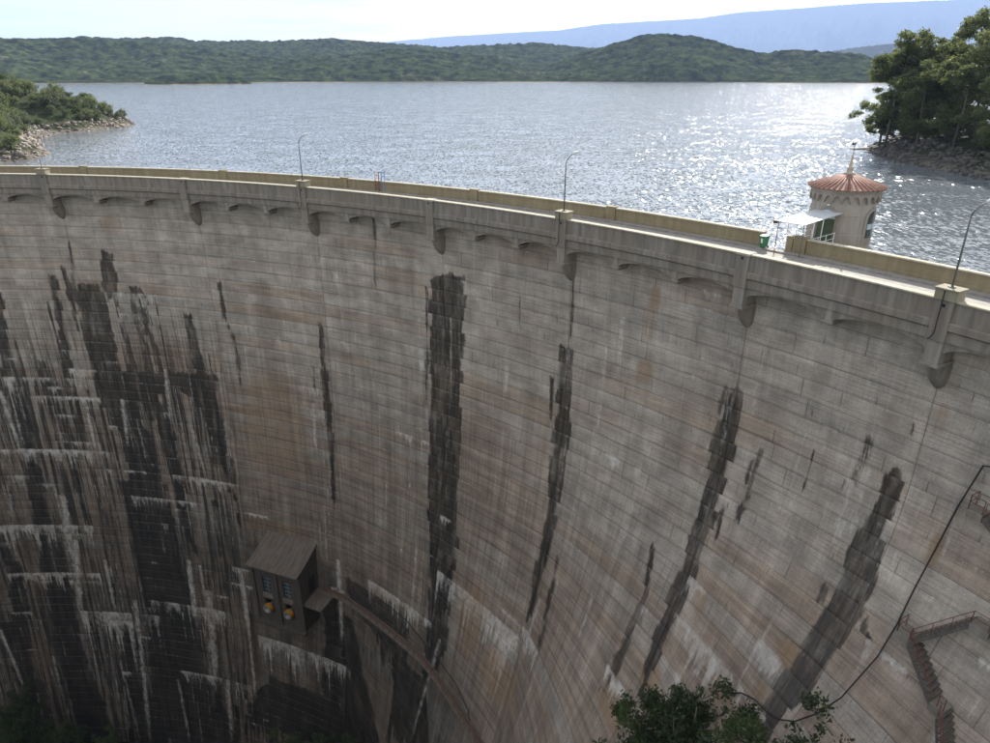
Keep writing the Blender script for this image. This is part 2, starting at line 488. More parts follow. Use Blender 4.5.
def ridge(name, prof, d_shore, d_crest, d_back, seed, mat, label, bump=6.0, rows=90, daz=0.09, spur=0.22, base=-9.5):
    az = np.arange(prof[0][0], prof[-1][0]+1e-6, daz)
    el = np.interp(az, [p_[0] for p_ in prof], [p_[1] for p_ in prof])
    k = np.exp(-np.linspace(-2, 2, 9)**2); k /= k.sum()
    el = np.convolve(np.pad(el, 4, mode='edge'), k, 'valid')
    crest = np.maximum(CAM_H + d_crest*np.tan(np.radians(el)), base+0.4)
    A, S = np.meshgrid(az, np.linspace(0, 1, rows))
    C = np.broadcast_to(crest, A.shape)
    up = 0.72
    shore = d_shore*(1+0.035*(fbm(A*0.22+50, A*0+seed, 3, seed)-.5))
    Dd = np.where(S < up, shore+(d_crest-shore)*(S/up), d_crest+(d_back-d_crest)*((S-up)/(1-up)))
    X = Dd*np.sin(np.radians(A)); Y = Dd*np.cos(np.radians(A))
    s1 = np.clip(S/up, 0, 1)
    fall = np.where(S < up, s1**0.8*(1-.25*np.sin(s1*math.pi)), 1-.5*((S-up)/(1-up))**1.2)
    n1 = fbm(X/230., Y/230., 4, seed)-.5
    H = (C-base)
    Z = base + H*fall + n1*H*spur*10*s1*(1-s1)*np.clip(1.2-s1*.4, 0, 1)*np.where(S < up, 1, 0) 
    n2 = np.clip((vnoise(X/14., Y/14., seed+9)-.30)*2.2, 0, 1)**.6*.6 + np.clip((vnoise(X/7., Y/7., seed+10)-.3)*2.2, 0, 1)**.6*.4
    Z = Z + (n2-.35)*bump*np.clip(s1*12-.3, 0, 1)
    Z = np.minimum(Z, base+H*1.0+bump) if True else Z
    m = len(az); q = (np.arange(rows-1)[:, None]*m + np.arange(m-1)[None, :]).ravel()
    o = mesh_np(name, np.c_[X.ravel(), Y.ravel(), Z.ravel()], np.c_[q, q+1, q+1+m, q+m], mat)
    return tag(o, label, None, kind='structure')
ridge('hill', [(-44, 1.5), (-35.8, 1.78), (-32.8, 1.9), (-28.9, 2.03), (-24.2, 1.87), (-21.1, 1.54), (-17.8, 1.12), (-14.4, 0.67), (-11.6, 0.14), (-9.3, -0.5)],
      1715, 2150, 2600, 21, M['hill'], 'dark wooded hill across the lake on the left')
ridge('hill', [(-20.5, 0.1), (-19.3, 0.39), (-14.4, 0.87), (-11.5, 1.08), (-8.6, 1.5), (-6.3, 1.57), (-4.0, 1.37), (-0.3, 1.04), (1.7, 0.35), (3.6, -0.4)],
      1710, 2060, 2500, 22, M['hill'], 'wooded hill across the lake in the centre')
ridge('hill', [(-44, 1.6), (-30.1, 1.95), (-28.9, 2.03), (-28.0, 2.2), (-26.6, 2.02), (-23.2, 2.2), (-21.0, 1.98), (-16.3, 2.04), (-12.1, 2.21), (-7.1, 1.91), (-4.1, 1.71),
               (-0.4, 1.85), (2.8, 1.98), (6.3, 1.71), (9.3, 1.49), (12.2, 0.81), (20, .6), (40, .4)],
      1900, 2850, 3300, 23, M['hill'], 'long paler ridge behind the wooded hills', bump=8)
ridge('hill', [(0.2, -0.62), (3.8, 0.35), (5.6, 0.96), (7.7, 1.57), (9.2, 2.03), (11.0, 2.48), (12.4, 2.56), (14.2, 2.38), (15.6, 2.11), (17.8, 1.51), (19.5, 1.17),
               (20.4, 1.39), (21.7, 1.41), (23.7, 1.26), (25.6, 1.12), (26.5, 0.74), (27.5, 0.49), (33.2, 0.2), (44, 0.1)],
      1705, 2100, 2600, 24, M['hill'], 'green wooded hill with a rounded peak across the lake')
ridge('mountain', [(-16, 1.2), (-12.2, 1.48), (-10.0, 1.89), (-3.3, 2.45), (1.9, 2.72), (4.8, 2.85), (7.7, 3.23), (11.3, 3.39), (14.8, 3.53), (17.4, 3.86), (21.3, 4.01),
                   (25.0, 4.19), (32.2, 4.19), (44, 3.6)], 15000, 22500, 26000, 25, M['mountain'], 'pale blue mountain range far behind the lake', bump=14, rows=40, daz=0.12)
ridge('mountain', [(22, 1.0), (24.5, 1.45), (26, 1.62), (27.5, 1.75), (30, 1.5), (44, 1.2)], 5200, 6200, 7000, 27, M['mountain'], 'low teal ridge behind the waterside trees', bump=6, rows=36)
ridge('island', [(-25.0, -0.70), (-24.6, -.55), (-24.0, -0.41), (-23.0, -0.26), (-21.4, -0.23), (-19.7, -0.3), (-18.7, -0.46), (-17.9, -0.75)], 1480, 1530, 1590, 26, M['hill'],
      'low wooded spit in front of the far shore', bump=8, rows=24, daz=0.08)

# ------------------------------------------------------------------ air
def haze_box(dens):
    mb = MB(); x0, x1, y0, y1, z0, z1 = -20500, 20500, -500, 27000, -125, 2100
    mb.hexa([(x0,y0,z0),(x1,y0,z0),(x1,y1,z0),(x0,y1,z0),(x0,y0,z1),(x1,y0,z1),(x1,y1,z1),(x0,y1,z1)])
    m = bpy.data.materials.new('haze'); m.use_nodes = True
    t = m.node_tree; t.nodes.clear()
    o = t.nodes.new('ShaderNodeOutputMaterial'); v = t.nodes.new('ShaderNodeVolumePrincipled')
    v.inputs['Color'].default_value = (0.46, 0.63, 1.0, 1); v.inputs['Density'].default_value = dens
    v.inputs['Anisotropy'].default_value = 0.0
    t.links.new(v.outputs[0], o.inputs['Volume'])
    h = mb.build('haze', m)
    tag(h, 'thin blue haze over the lake and mountains', None, kind='stuff')
haze_box(0.00006)

# ------------------------------------------------------------------ dam: wall stains, and the dark of one hollow (degrees along the arch, metres below the parapet)
DARK=[
(1,[(-10.12,9.2),(-12.35,9.0),(-14.62,8.95),(-16.61,9.09)],[(-10.04,10.15),(-12.26,10.11),(-14.52,9.99),(-16.53,9.84)]),
(1,[(-14.78,6.88),(-18.87,6.67),(-23.4,6.36),(-28.03,6.59),(-32.81,6.69),(-39.3,7.75),(-46.18,7.75)],[(-14.63,8.73),(-18.67,8.85),(-23.15,8.81),(-27.77,8.77),(-32.46,9.31),(-38.89,10.06),(-45.67,10.28)]),
(0.85,[(-46.34,6.75),(-50.39,6.95),(-57.15,6.94),(-68.59,6.87),(-80.63,6.68),(-98.12,5.49)],[(-45.57,10.71),(-49.62,10.63),(-56.15,11.15),(-67.37,11.25),(-78.9,11.94),(-95.74,12.06)]),
(0.8,[(-13.46,5.11),(-17.51,4.94),(-22.0,4.74),(-28.54,4.26)],[(-13.44,5.68),(-17.49,5.52),(-21.96,5.34),(-28.47,5.25)]),
(0.8,[(-12.01,6.0),(-15.99,6.07),(-19.66,6.06)],[(-11.99,6.29),(-15.96,6.59),(-19.61,6.66)]),
(0.8,[(-8.9,7.11),(-13.8,6.71),(-17.41,6.55)],[(-8.89,7.26),(-13.78,7.0),(-17.39,6.92)]),
(1,[(-14.85,10.86),(-16.27,10.92)],[(-14.75,11.69),(-16.13,11.99)]),
(0.7,[(-16.44,10.6),(-21.42,10.59),(-27.79,10.79)],[(-16.39,11.06),(-21.32,11.29),(-27.65,11.59)]),
(0.7,[(-16.36,11.36),(-21.32,11.29),(-27.62,11.75)],[(-16.27,11.97),(-21.22,11.92),(-27.5,12.39)]),
(0.6,[(-19.78,9.48),(-23.82,9.5),(-28.0,9.37)],[(-19.72,9.94),(-23.74,10.11),(-27.86,10.32)]),
(0.9,[(-18.16,14.61),(-20.76,14.67),(-23.72,14.63),(-27.0,14.81)],[(-18.07,15.15),(-20.62,15.38),(-23.57,15.35),(-26.83,15.54)]),
(1,[(-27.47,12.55),(-29.43,12.85),(-31.44,14.36),(-34.52,14.75),(-43.4,15.84)],[(-26.61,16.44),(-28.6,16.36),(-30.93,16.33),(-34.07,16.34),(-43.1,16.71)]),
(1,[(-28.1,8.73),(-30.08,9.15),(-31.85,9.13)],[(-27.5,12.39),(-29.56,12.2),(-31.43,11.55)]),
(0.8,[(-32.23,10.68),(-38.69,11.05),(-45.43,11.3),(-54.23,11.47)],[(-31.98,11.97),(-38.43,12.22),(-45.16,12.33),(-53.91,12.53)]),
(0.9,[(-16.18,0.4),(-22.15,-0.0),(-26.78,-0.05),(-31.57,-0.23),(-38.19,-0.46),(-42.46,-0.22),(-50.4,-0.65),(-57.74,-0.98),(-69.26,-1.2),(-85.45,-1.38),(-98.64,-1.09)],[(-16.17,1.44),(-22.14,1.05),(-26.77,0.88),(-31.57,0.86),(-38.18,0.96),(-42.45,0.7),(-50.4,0.59),(-57.76,0.77),(-69.26,0.79),(-85.46,1.08),(-98.61,1.86)]),
(0.6,[(-58.7,-0.45),(-69.27,-0.54),(-77.25,-0.8)],[(-58.68,0.84),(-69.26,1.12),(-77.26,0.56)]),
(0.9,[(-72.79,-5.44),(-78.84,-5.44),(-89.17,-5.49),(-98.11,-5.49)],[(-73.0,-4.02),(-79.07,-3.82),(-89.48,-3.39),(-98.54,-2.71)]),
(0.7,[(-45.06,-0.51),(-50.4,-0.65),(-58.68,-0.93)],[(-45.06,0.86),(-50.4,0.75),(-58.7,0.19)]),
(0.8,[(-75.04,3.71),(-80.08,3.83),(-89.44,3.75),(-98.45,3.56)],[(-74.65,6.22),(-79.74,6.02),(-89.05,6.09),(-97.89,6.47)]),
(0.9,[(-79.68,-1.2),(-89.68,-0.79),(-98.67,-0.19)],[(-79.71,0.51),(-89.63,1.63),(-98.54,2.61)]),
(0.9,[(-61.35,-3.8),(-69.02,-4.24),(-76.92,-4.67)],[(-61.46,-2.49),(-69.15,-2.82),(-77.08,-3.46)]),
(0.8,[(-72.14,8.47),(-81.87,8.26),(-97.33,8.46)],[(-71.08,11.74),(-80.54,11.85),(-94.31,14.66)]),
(1,[(-7.95,34.5),(-9.16,33.54),(-17.52,33.44),(-26.47,33.34),(-37.18,33.44),(-45.33,33.75),(-50.68,34.07),(-56.78,34.36)],[(-7.47,35.97),(-8.35,35.96),(-16.48,35.69),(-25.13,35.56),(-35.34,35.75),(-43.04,36.06),(-48.31,36.15),(-54.27,36.23)]),
(0.7,[(-9.53,33.12),(-16.46,33.03),(-24.11,32.89)],[(-9.43,33.39),(-16.34,33.32),(-23.95,33.18)]),
(0.7,[(-57.01,34.17),(-63.58,34.09)],[(-55.56,35.26),(-62.3,34.95)]),
(0.9,[(-2.74,42.42),(-7.91,42.45),(-11.59,42.4)],[(-2.7,42.54),(-7.87,42.56),(-11.5,42.57)]),
(1,[(-12.77,41.95),(-15.45,41.92),(-18.73,41.93),(-22.07,41.92),(-24.33,41.93),(-29.96,42.06),(-34.55,42.12),(-39.21,42.12),(-42.0,42.23)],[(-12.39,42.66),(-14.97,42.74),(-18.14,42.83),(-21.36,42.9),(-23.55,42.93),(-29.15,42.92),(-33.73,42.88),(-38.5,42.71),(-41.38,42.7)]),
(0.9,[(-16.28,41.45),(-20.13,41.49)],[(-16.13,41.7),(-19.96,41.74)]),
(1,[(-11.03,50.91),(-12.15,50.59),(-15.41,50.5),(-19.11,50.46),(-22.78,50.46),(-27.14,50.63),(-30.7,50.61),(-34.13,50.61),(-36.37,50.8)],[(-10.85,51.16),(-11.62,51.3),(-14.69,51.35),(-18.32,51.32),(-21.93,51.29),(-26.3,51.35),(-29.66,51.44),(-33.02,51.43),(-35.43,51.44)]),
(0.9,[(-11.2,50.42),(-12.81,50.32)],[(-11.05,50.63),(-12.59,50.62)]),
(0.9,[(-15.13,52.37),(-17.42,52.27),(-20.11,52.21),(-21.42,52.21)],[(-14.95,52.57),(-17.2,52.5),(-19.73,52.57),(-21.16,52.45)]),
(0.8,[(-16.17,52.19),(-17.61,52.06)],[(-16.03,52.35),(-17.34,52.34)]),
(0.8,[(-20.82,51.51),(-22.64,51.48),(-24.17,51.69)],[(-20.57,51.76),(-22.37,51.73),(-23.99,51.85)]),
(1,[(-12.06,57.04),(-13.56,56.95),(-14.76,56.91),(-17.66,56.75),(-19.94,56.76),(-22.05,56.88),(-24.28,56.85),(-26.19,56.75),(-27.31,56.7),(-29.51,56.59),(-30.66,56.52)],[(-11.68,57.42),(-12.96,57.51),(-14.11,57.5),(-16.77,57.51),(-18.86,57.64),(-20.79,57.87),(-23.11,57.74),(-24.88,57.73),(-26.04,57.63),(-27.88,57.74),(-29.34,57.45)]),
(0.9,[(-10.48,56.12),(-11.71,56.05),(-13.19,55.93),(-14.65,55.9)],[(-10.39,56.22),(-11.48,56.3),(-12.86,56.25),(-14.43,56.12)]),
(0.8,[(-22.22,56.27),(-22.87,56.35)],[(-21.83,56.58),(-22.5,56.64)]),
(0.8,[(-22.28,57.93),(-23.28,58.03),(-23.47,58.49)],[(-22.02,58.13),(-22.9,58.3),(-23.26,58.65)]),
(0.8,[(-16.79,25.09),(-22.27,24.95),(-27.97,24.91),(-33.84,25.05),(-43.2,25.02)],[(-16.69,25.41),(-22.07,25.5),(-27.71,25.55),(-33.6,25.54),(-42.95,25.46)]),
(0.7,[(-1.68,29.72),(-5.05,29.72),(-10.99,29.54)],[(-1.63,30.0),(-5.0,29.94),(-10.9,29.83)]),
(0.7,[(-13.17,17.59),(-18.44,17.59)],[(-13.1,17.98),(-18.33,18.14)]),
(0.6,[(-20.04,18.07),(-26.19,18.06)],[(-19.93,18.55),(-26.02,18.64)]),
(0.7,[(-23.21,24.27),(-26.09,24.2)],[(-23.12,24.52),(-25.99,24.45)]),
(0.8,[(-27.32,48.78),(-32.36,49.24),(-36.18,49.05)],[(-27.11,48.98),(-31.86,49.65),(-35.34,49.68)]),
(0.7,[(-34.9,43.32),(-43.7,43.73)],[(-34.49,43.67),(-42.95,44.21)]),
(0.8,[(-33.39,49.14),(-36.03,49.16),(-38.16,49.2)],[(-32.88,49.55),(-35.34,49.68),(-37.41,49.74)]),
(0.6,[(-57.67,25.79),(-60.46,27.92),(-63.28,29.67)],[(-52.04,31.34),(-55.5,32.31),(-59.4,32.79)]),
(0.7,[(-62.72,31.36),(-75.72,31.2)],[(-59.51,33.88),(-66.82,36.5)]),
(0.7,[(-62.6,23.86),(-76.06,23.12),(-87.28,24.0)],[(-60.62,26.27),(-70.36,28.1),(-76.8,30.56)]),
(1,[(-80.53,17.95),(-82.9,16.68),(-85.92,15.98),(-94.31,14.66)],[(-76.82,23.12),(-77.23,24.47),(-78.74,25.53),(-82.21,27.49)]),  # near-black patch: the hollow's shade and black algae painted together
]
WHITE=[
(-1.94,6.68,-41.37,2.78,1),
(0.25,5.9,-29.8,2.93,0.7),
(4.79,6.96,-27.63,3.21,1),
(1.35,6.76,-32.65,2.32,0.8),
(2.73,4.57,-35.22,2.35,0.6),
(-3.66,3.9,-55.52,5.63,1),
(-3.94,3.65,-63.54,3.09,1),
(0.88,3.47,-66.17,1.97,0.7),
(11.38,16.65,-44.34,2.46,1),
(7.56,12.36,-49.7,2.57,1),
(17.0,19.28,-49.23,1.59,1),
(17.23,19.87,-19.08,2.03,0.7),
(13.11,15.8,-19.34,1.48,0.4),
(9.25,13.41,-16.43,5.95,0.5),
(8.52,12.72,-19.49,4.55,0.4),
(1.28,5.72,-71.66,12.29,0.9),
(2.82,5.72,-72.56,5.08,0.9),
(7.49,14.46,-68.64,4.4,0.9),
(17.29,24.16,-72.04,6.62,1.2),
(24.16,25.68,-71.24,3.75,0.9),
(9.81,13.41,-82.37,4.21,0.8),
(13.65,16.37,-82.05,12.58,0.6),
(9.31,12.74,-82.51,3.36,0.8),
(15.55,17.37,-58.92,1.5,1),
(14.82,17.49,-62.09,1.13,0.9),
(13.72,15.02,-65.6,0.96,0.8),
(28.19,34.57,-53.41,4.32,1.2),
(34.53,42.2,-46.43,7.64,1.15),
(31.42,33.51,-28.84,2.15,0.7),
(30.62,32.2,-29.4,1.1,0.9),
(25.9,27.13,-18.79,1.92,0.8),
(44.3,45.02,-22.82,0.88,0.5),
(45.12,46.06,-22.36,2.06,0.9),
(46.84,47.59,-22.73,1.24,0.6),
(34.37,35.36,-37.8,1.31,1),
(48.88,49.86,-4.65,0.97,0.8),
(48.95,49.57,-5.5,0.83,0.5),
(54.48,55.12,-11.84,1.19,0.9),
(54.67,55.25,-13.0,0.88,0.5),
(55.86,56.4,-9.7,0.63,0.4),
(51.12,52.23,-27.99,2.0,1.3),
(55.09,56.33,-27.34,1.37,1.3),
(58.42,60.01,-23.23,1.04,1.2),
(51.19,55.45,-31.43,2.76,1.1),
(55.27,56.95,-31.0,1.37,1.0),
(48.91,51.5,-38.36,2.12,1.2),
(25.11,26.43,-71.16,3.74,0.7),
(6.45,8.22,-71.73,8.16,0.6),
(31.55,33.01,-18.15,2.55,0.4),
(22.83,24.75,-26.46,2.99,0.6),
(22.96,25.0,-29.67,6.17,0.5),
(4.61,6.1,-24.33,1.56,0.5),
(2.49,3.56,-20.95,2.14,0.5),
(24.45,25.79,-57.32,3.55,0.7),
(42.93,44.15,-37.68,2.45,0.5),
(40.21,44.14,-45.15,4.22,0.6),
(49.44,50.73,-32.85,2.3,0.5),
(55.68,56.44,-13.09,5.96,0.5),
(57.48,58.13,-12.25,0.54,0.3),
(-0.28,0.34,-29.24,13.27,0.8),
]
PALE=[
(45.3,-8.32,45.26,-13.64,0.52,0.7),
(46.68,-7.98,46.57,-9.91,0.2,0.5),
(38.66,-16.84,38.66,-19.85,0.79,0.7),
(32.72,-17.84,32.76,-20.58,0.9,0.8),
(25.25,-52.95,25.35,-66.87,0.91,0.7),
(1.95,-49.46,1.54,-61.49,1.62,0.7),
(2.15,-57.7,1.28,-71.23,1.35,0.7),
(5.48,-35.4,5.49,-41.29,0.63,0.7),
(8.42,-32.6,8.16,-40.08,0.65,0.7),
(13.05,-64.8,12.8,-82.55,1.89,0.7),
(16.23,-59.76,16.51,-72.78,0.94,0.9),
(16.51,-72.78,16.62,-84.54,0.79,0.6),
(6.24,-68.71,5.52,-97.68,1.08,0.6),
(13.78,-36.4,14.21,-43.76,1.04,0.5),
(16.6,-33.99,16.32,-43.9,1.35,0.4),
(24.05,-29.05,23.97,-35.88,0.48,0.9),
(-0.67,-31.57,-0.41,-41.59,0.74,0.8),
(-1.92,-46.79,-2.49,-55.82,1.22,0.4),
(4.3,-61.28,4.31,-70.97,0.86,0.6),
(11.6,-59.7,11.56,-71.14,1.1,0.8),
(12.62,-60.28,12.65,-66.87,0.74,0.5),
(12.34,-27.2,12.03,-36.82,0.65,0.6),
(43.0,-40.37,42.65,-47.68,0.79,0.5),
(55.16,-24.96,55.37,-28.41,0.42,0.3),
(55.9,-14.65,56.21,-20.61,0.9,0.5),
(56.38,-13.37,56.51,-18.71,0.63,0.5),
(57.23,-16.34,57.47,-19.07,0.35,0.3),
(58.02,-16.92,58.23,-20.31,0.28,0.4),
(35.58,-54.45,34.11,-71.03,0.77,0.5),
(35.4,-10.79,35.56,-25.13,0.42,0.25),
(37.5,-13.32,38.09,-29.65,0.54,0.25),
(40.62,-8.71,40.73,-21.77,0.61,0.2),
(44.02,-7.22,44.35,-19.21,0.44,0.2),
(49.35,-11.69,49.65,-19.86,0.55,0.25),
(51.76,-8.29,51.84,-14.28,0.8,0.3),
(52.22,-6.37,52.36,-12.96,0.46,0.25),
(57.78,-6.82,57.61,-10.57,0.27,0.25),
(59.26,-13.93,59.29,-16.79,0.2,0.5),
(47.45,-8.3,47.58,-14.84,0.38,0.25),
(-5.65,-74.76,-4.87,-87.18,0.65,0.7),
(3.93,-81.1,4.53,-98.29,0.93,0.4),
(13.9,-84.04,13.83,-94.8,1.01,0.5),
(9.06,-84.08,9.48,-96.92,0.79,0.5),
]
RUST=[
(20.69,-34.17,7.64,11.57,0.7),
(39.7,-22.47,7.57,6.8,0.5),
(46.82,-5.92,0.58,1.59,0.9),
(46.66,-12.55,1.02,1.31,0.9),
(46.13,-7.16,5.73,0.72,0.35),
(19.8,-50.96,7.26,1.78,0.9),
(37.98,-48.8,2.66,6.18,0.9),
(41.5,-51.61,5.35,3.31,0.8),
(-0.27,-50.41,1.91,7.33,0.6),
(4.93,-50.12,2.34,7.41,0.6),
(-3.66,-79.08,3.7,10.23,0.8),
(-0.59,-73.24,3.1,12.21,0.6),
(-2.96,-89.53,1.75,10.59,0.7),
(51.5,-36.15,1.56,1.45,0.9),
(50.23,-40.4,2.72,0.93,0.9),
(57.24,-20.85,0.59,0.66,0.6),
(56.45,-27.29,1.38,0.9,0.9),
(52.07,-28.86,1.05,1.02,0.8),
(59.06,-16.36,0.41,1.37,0.9),
(59.81,-21.62,0.96,1.35,0.5),
(58.07,-7.97,0.53,1.54,0.7),
(56.66,-9.23,0.6,1.23,0.6),
(29.44,-55.55,2.42,6.18,0.6),
(2.48,-77.16,1.44,8.27,0.6),
(12.88,-70.63,1.93,8.08,0.6),
(16.92,-74.48,1.98,8.06,0.7),
(46.67,-7.81,0.6,2.72,0.7),
(51.08,-10.47,0.83,0.82,0.5),
(51.39,-1.38,0.46,1.47,0.3),
(16.35,-13.39,6.27,1.39,0.3),
(10.41,-6.66,2.23,2.03,0.7),
(27.39,-4.96,2.92,1.43,0.5),
(39.45,-13.51,6.14,0.89,0.5),
(54.73,-32.15,1.04,0.9,0.8),
(56.14,-30.15,0.66,0.55,0.8),
(54.44,-17.81,2.08,2.7,0.3),
(58.69,-23.88,0.53,0.88,0.5),
(8.19,-60.65,3.63,9.79,0.5),
(15.86,-50.95,2.54,11.1,0.4),
(-2.64,-61.44,3.22,3.79,0.5),
(44.92,-39.84,1.95,2.59,0.5),
(58.97,-10.62,1.01,1.02,0.3),
(53.8,-23.45,1.48,2.39,0.3),
]

LIFT = 1.5
Z_TOP = -2.55
PIL = [-20.2, -11.3, -2.0, 7.15, 17.04, 25.69, 34.39, 42.38, 51.01, 57.74, 66.0]
N_LIFT = 64
def h1(a, b=0.0, c=0.0):
    v = np.sin(np.asarray(a)*127.1 + np.asarray(b)*311.7 + c*74.7)*43758.5453
    return v - np.floor(v)

def paint(TH, Z):
    """TH, Z flat arrays -> dark, white, rust, damp (0..1)"""
    U = TH*DEG
    lift = np.floor((Z_TOP-Z)/LIFT + 1e-6)
    dark = np.zeros_like(TH); white = np.zeros_like(TH); rust = np.zeros_like(TH)
    def streak(sel, s, L, R, idx, soft=0.34):
        zl = np.array([a[0] for a in L]); tl = np.array([a[1] for a in L]); zr = np.array([a[0] for a in R]); tr = np.array([a[1] for a in R])
        o = np.argsort(zl); zl, tl = zl[o], tl[o]; o = np.argsort(zr); zr, tr = zr[o], tr[o]
        zt = (zl[-1]+zr[-1])/2; zb = (zl[0]+zr[0])/2
        i = np.where((Z < zt+2) & (Z > zb-6) & (TH > min(tl.min(), tr.min())-1) & (TH < max(tl.max(), tr.max())+1))[0]
        if not len(i): return
        z = Z[i]; th = TH[i]; li = lift[i]
        jl = (h1(li, idx, 1)-.5)*0.7; jr = (h1(li, idx, 2)-.5)*0.7
        w = np.interp(z, zr, tr)-np.interp(z, zl, tl)
        jit = np.clip(w*DEG*.5, 0.05, 1)
        dl = (th-np.interp(z, zl, tl))*DEG + jl*jit; dr = (np.interp(z, zr, tr)-th)*DEG + jr*jit
        d = np.minimum(dl, dr)
        col = np.floor(th*DEG/0.3)
        tail = (h1(col, idx, 3))*5.0*np.clip(w, .2, 1)
        top = (h1(col, idx, 5))*0.5
        d = np.minimum(d, (zt-top-z)*1.0); d = np.minimum(d, (z-(zb-tail))*0.8)
        a = np.clip(0.5 + d/(2*soft), 0, 1)*s
        dark[i] = np.maximum(dark[i], a)
    for k, (s, L, R) in enumerate(DARK): streak(None, s, L, R, k)
    rs = np.random.RandomState(5)
    for k in range(230):     # many thinner wet streaks in the damp left part of the wall
        th0 = rs.uniform(-9, 17.5); zt = Z_TOP - LIFT*rs.randint(9, 58); ln = rs.uniform(2, 14); w = rs.uniform(.08, .55)/DEG*rs.choice([1, 1, 2])
        if h1(k, 3.3) > 0.95-abs(zt)/110.: ln *= 1.5
        if zt > -22 and not (4 < th0 < 15): continue
        dr_ = rs.uniform(-.1, .1)
        streak(None, rs.uniform(.45, .9), [(zt, th0), (zt-ln, th0+dr_)], [(zt, th0+w), (zt-ln, th0+w*.6+dr_)], 100+k, .15)
    for k in range(110):     # sparse ones over the rest
        th0 = rs.uniform(17, 64); zt = Z_TOP - LIFT*rs.randint(3, 34); ln = rs.uniform(.8, 5); w = rs.uniform(.06, .3)/DEG
        streak(None, rs.uniform(.3, .75), [(zt, th0), (zt-ln, th0)], [(zt, th0+w), (zt-ln, th0+w*.5)], 400+k, .15)
    wl = [(a, b, c, d, e) for a, b, c, d, e in WHITE]
    for k in range(120):
        left = rs.rand() < .62
        a = rs.uniform(-9, 17) if left else rs.uniform(15, 64)
        lz = rs.randint(16, 60) if left else rs.randint(4, 36)
        wl.append((a, a+rs.uniform(.15, 2.6 if left else .8), Z_TOP-LIFT*lz-.02, rs.uniform(.5, 3.2 if left else 1.4), rs.uniform(.3, .75)))
    for k, (t0, t1, z0, h, s) in enumerate(wl):
        z0 = Z_TOP - LIFT*round((Z_TOP-z0)/LIFT)
        i = np.where((TH > t0-.15) & (TH < t1+.15) & (Z <= z0+.03) & (Z > z0-h*1.5-.5))[0]
        if not len(i): continue
        col = np.floor(TH[i]*DEG/0.25); col2 = np.floor(TH[i]*DEG/1.3)
        ln = h*(.22 + 1.15*h1(col, k, 7)**1.6*(.4+.9*h1(col2, k, 8)))
        d = (z0-Z[i])
        a = np.clip((1.15 - d/np.maximum(ln, .12)), 0, 1)
        e = np.clip(np.minimum(TH[i]-t0, t1-TH[i])*DEG/0.4+.4, 0, 1)
        a = np.where(d < .22, np.maximum(a, .62), a)*e*s*(.30+.75*h1(col2, k, 9))
        white[i] = np.maximum(white[i], a)
    vl = list(PALE)
    for k in range(260):
        left = rs.rand() < .5
        a = rs.uniform(-9, 18) if left else rs.uniform(16, 64)
        zt = Z_TOP - LIFT*(rs.randint(14, 58) if left else rs.randint(1, 34)); ln = rs.uniform(2, 12)
        vl.append((a, zt, a+rs.uniform(-.1, .1), zt-ln, rs.uniform(.12, .6), rs.uniform(.15, .5)))
    for k, (t0, z0, t1, z1, w, s) in enumerate(vl):
        i = np.where((TH > min(t0, t1)-.8) & (TH < max(t0, t1)+.8) & (Z <= z0+.1) & (Z > z1-2))[0]
        if not len(i): continue
        f = np.clip((z0-Z[i])/max(z0-z1, .1), 0, 1.3)
        c = t0+(t1-t0)*f
        d = np.abs(TH[i]-c)*DEG
        a = np.clip(1.1-d/(w*.55+.12), 0, 1)*np.clip((1.25-f)*2, 0, 1)*s
        white[i] = np.maximum(white[i], a)
    for (t0, z0, w, h, s) in RUST:
        i = np.where((np.abs(TH-t0)*DEG < w*1.6+.5) & (np.abs(Z-z0) < h*1.6+.5))[0]
        q = ((TH[i]-t0)*DEG/(w+.2))**2 + ((Z[i]-z0)/(h+.2))**2
        rust[i] = np.maximum(rust[i], np.clip(1.3-q, 0, 1)*s)
    damp = np.clip((-Z-16)/44, 0, 1)*np.interp(TH, [-9, 14, 19, 30, 36, 44, 56], [1, 1, .82, .85, .75, .4, .12])
    damp = np.clip(damp + .55*np.clip((-Z-52)/14, 0, 1)*np.interp(TH, [-10, 34, 40, 46], [1, 1, .6, 0]), 0, 1)
    mess = np.interp(TH, [-12, 15.5, 17.5, 24, 40, 60, 66], [1, 1, .32, .22, .26, .10, .1])*np.clip((-Z-15)/16, 0, 1)
    return dark, white, rust, damp, mess

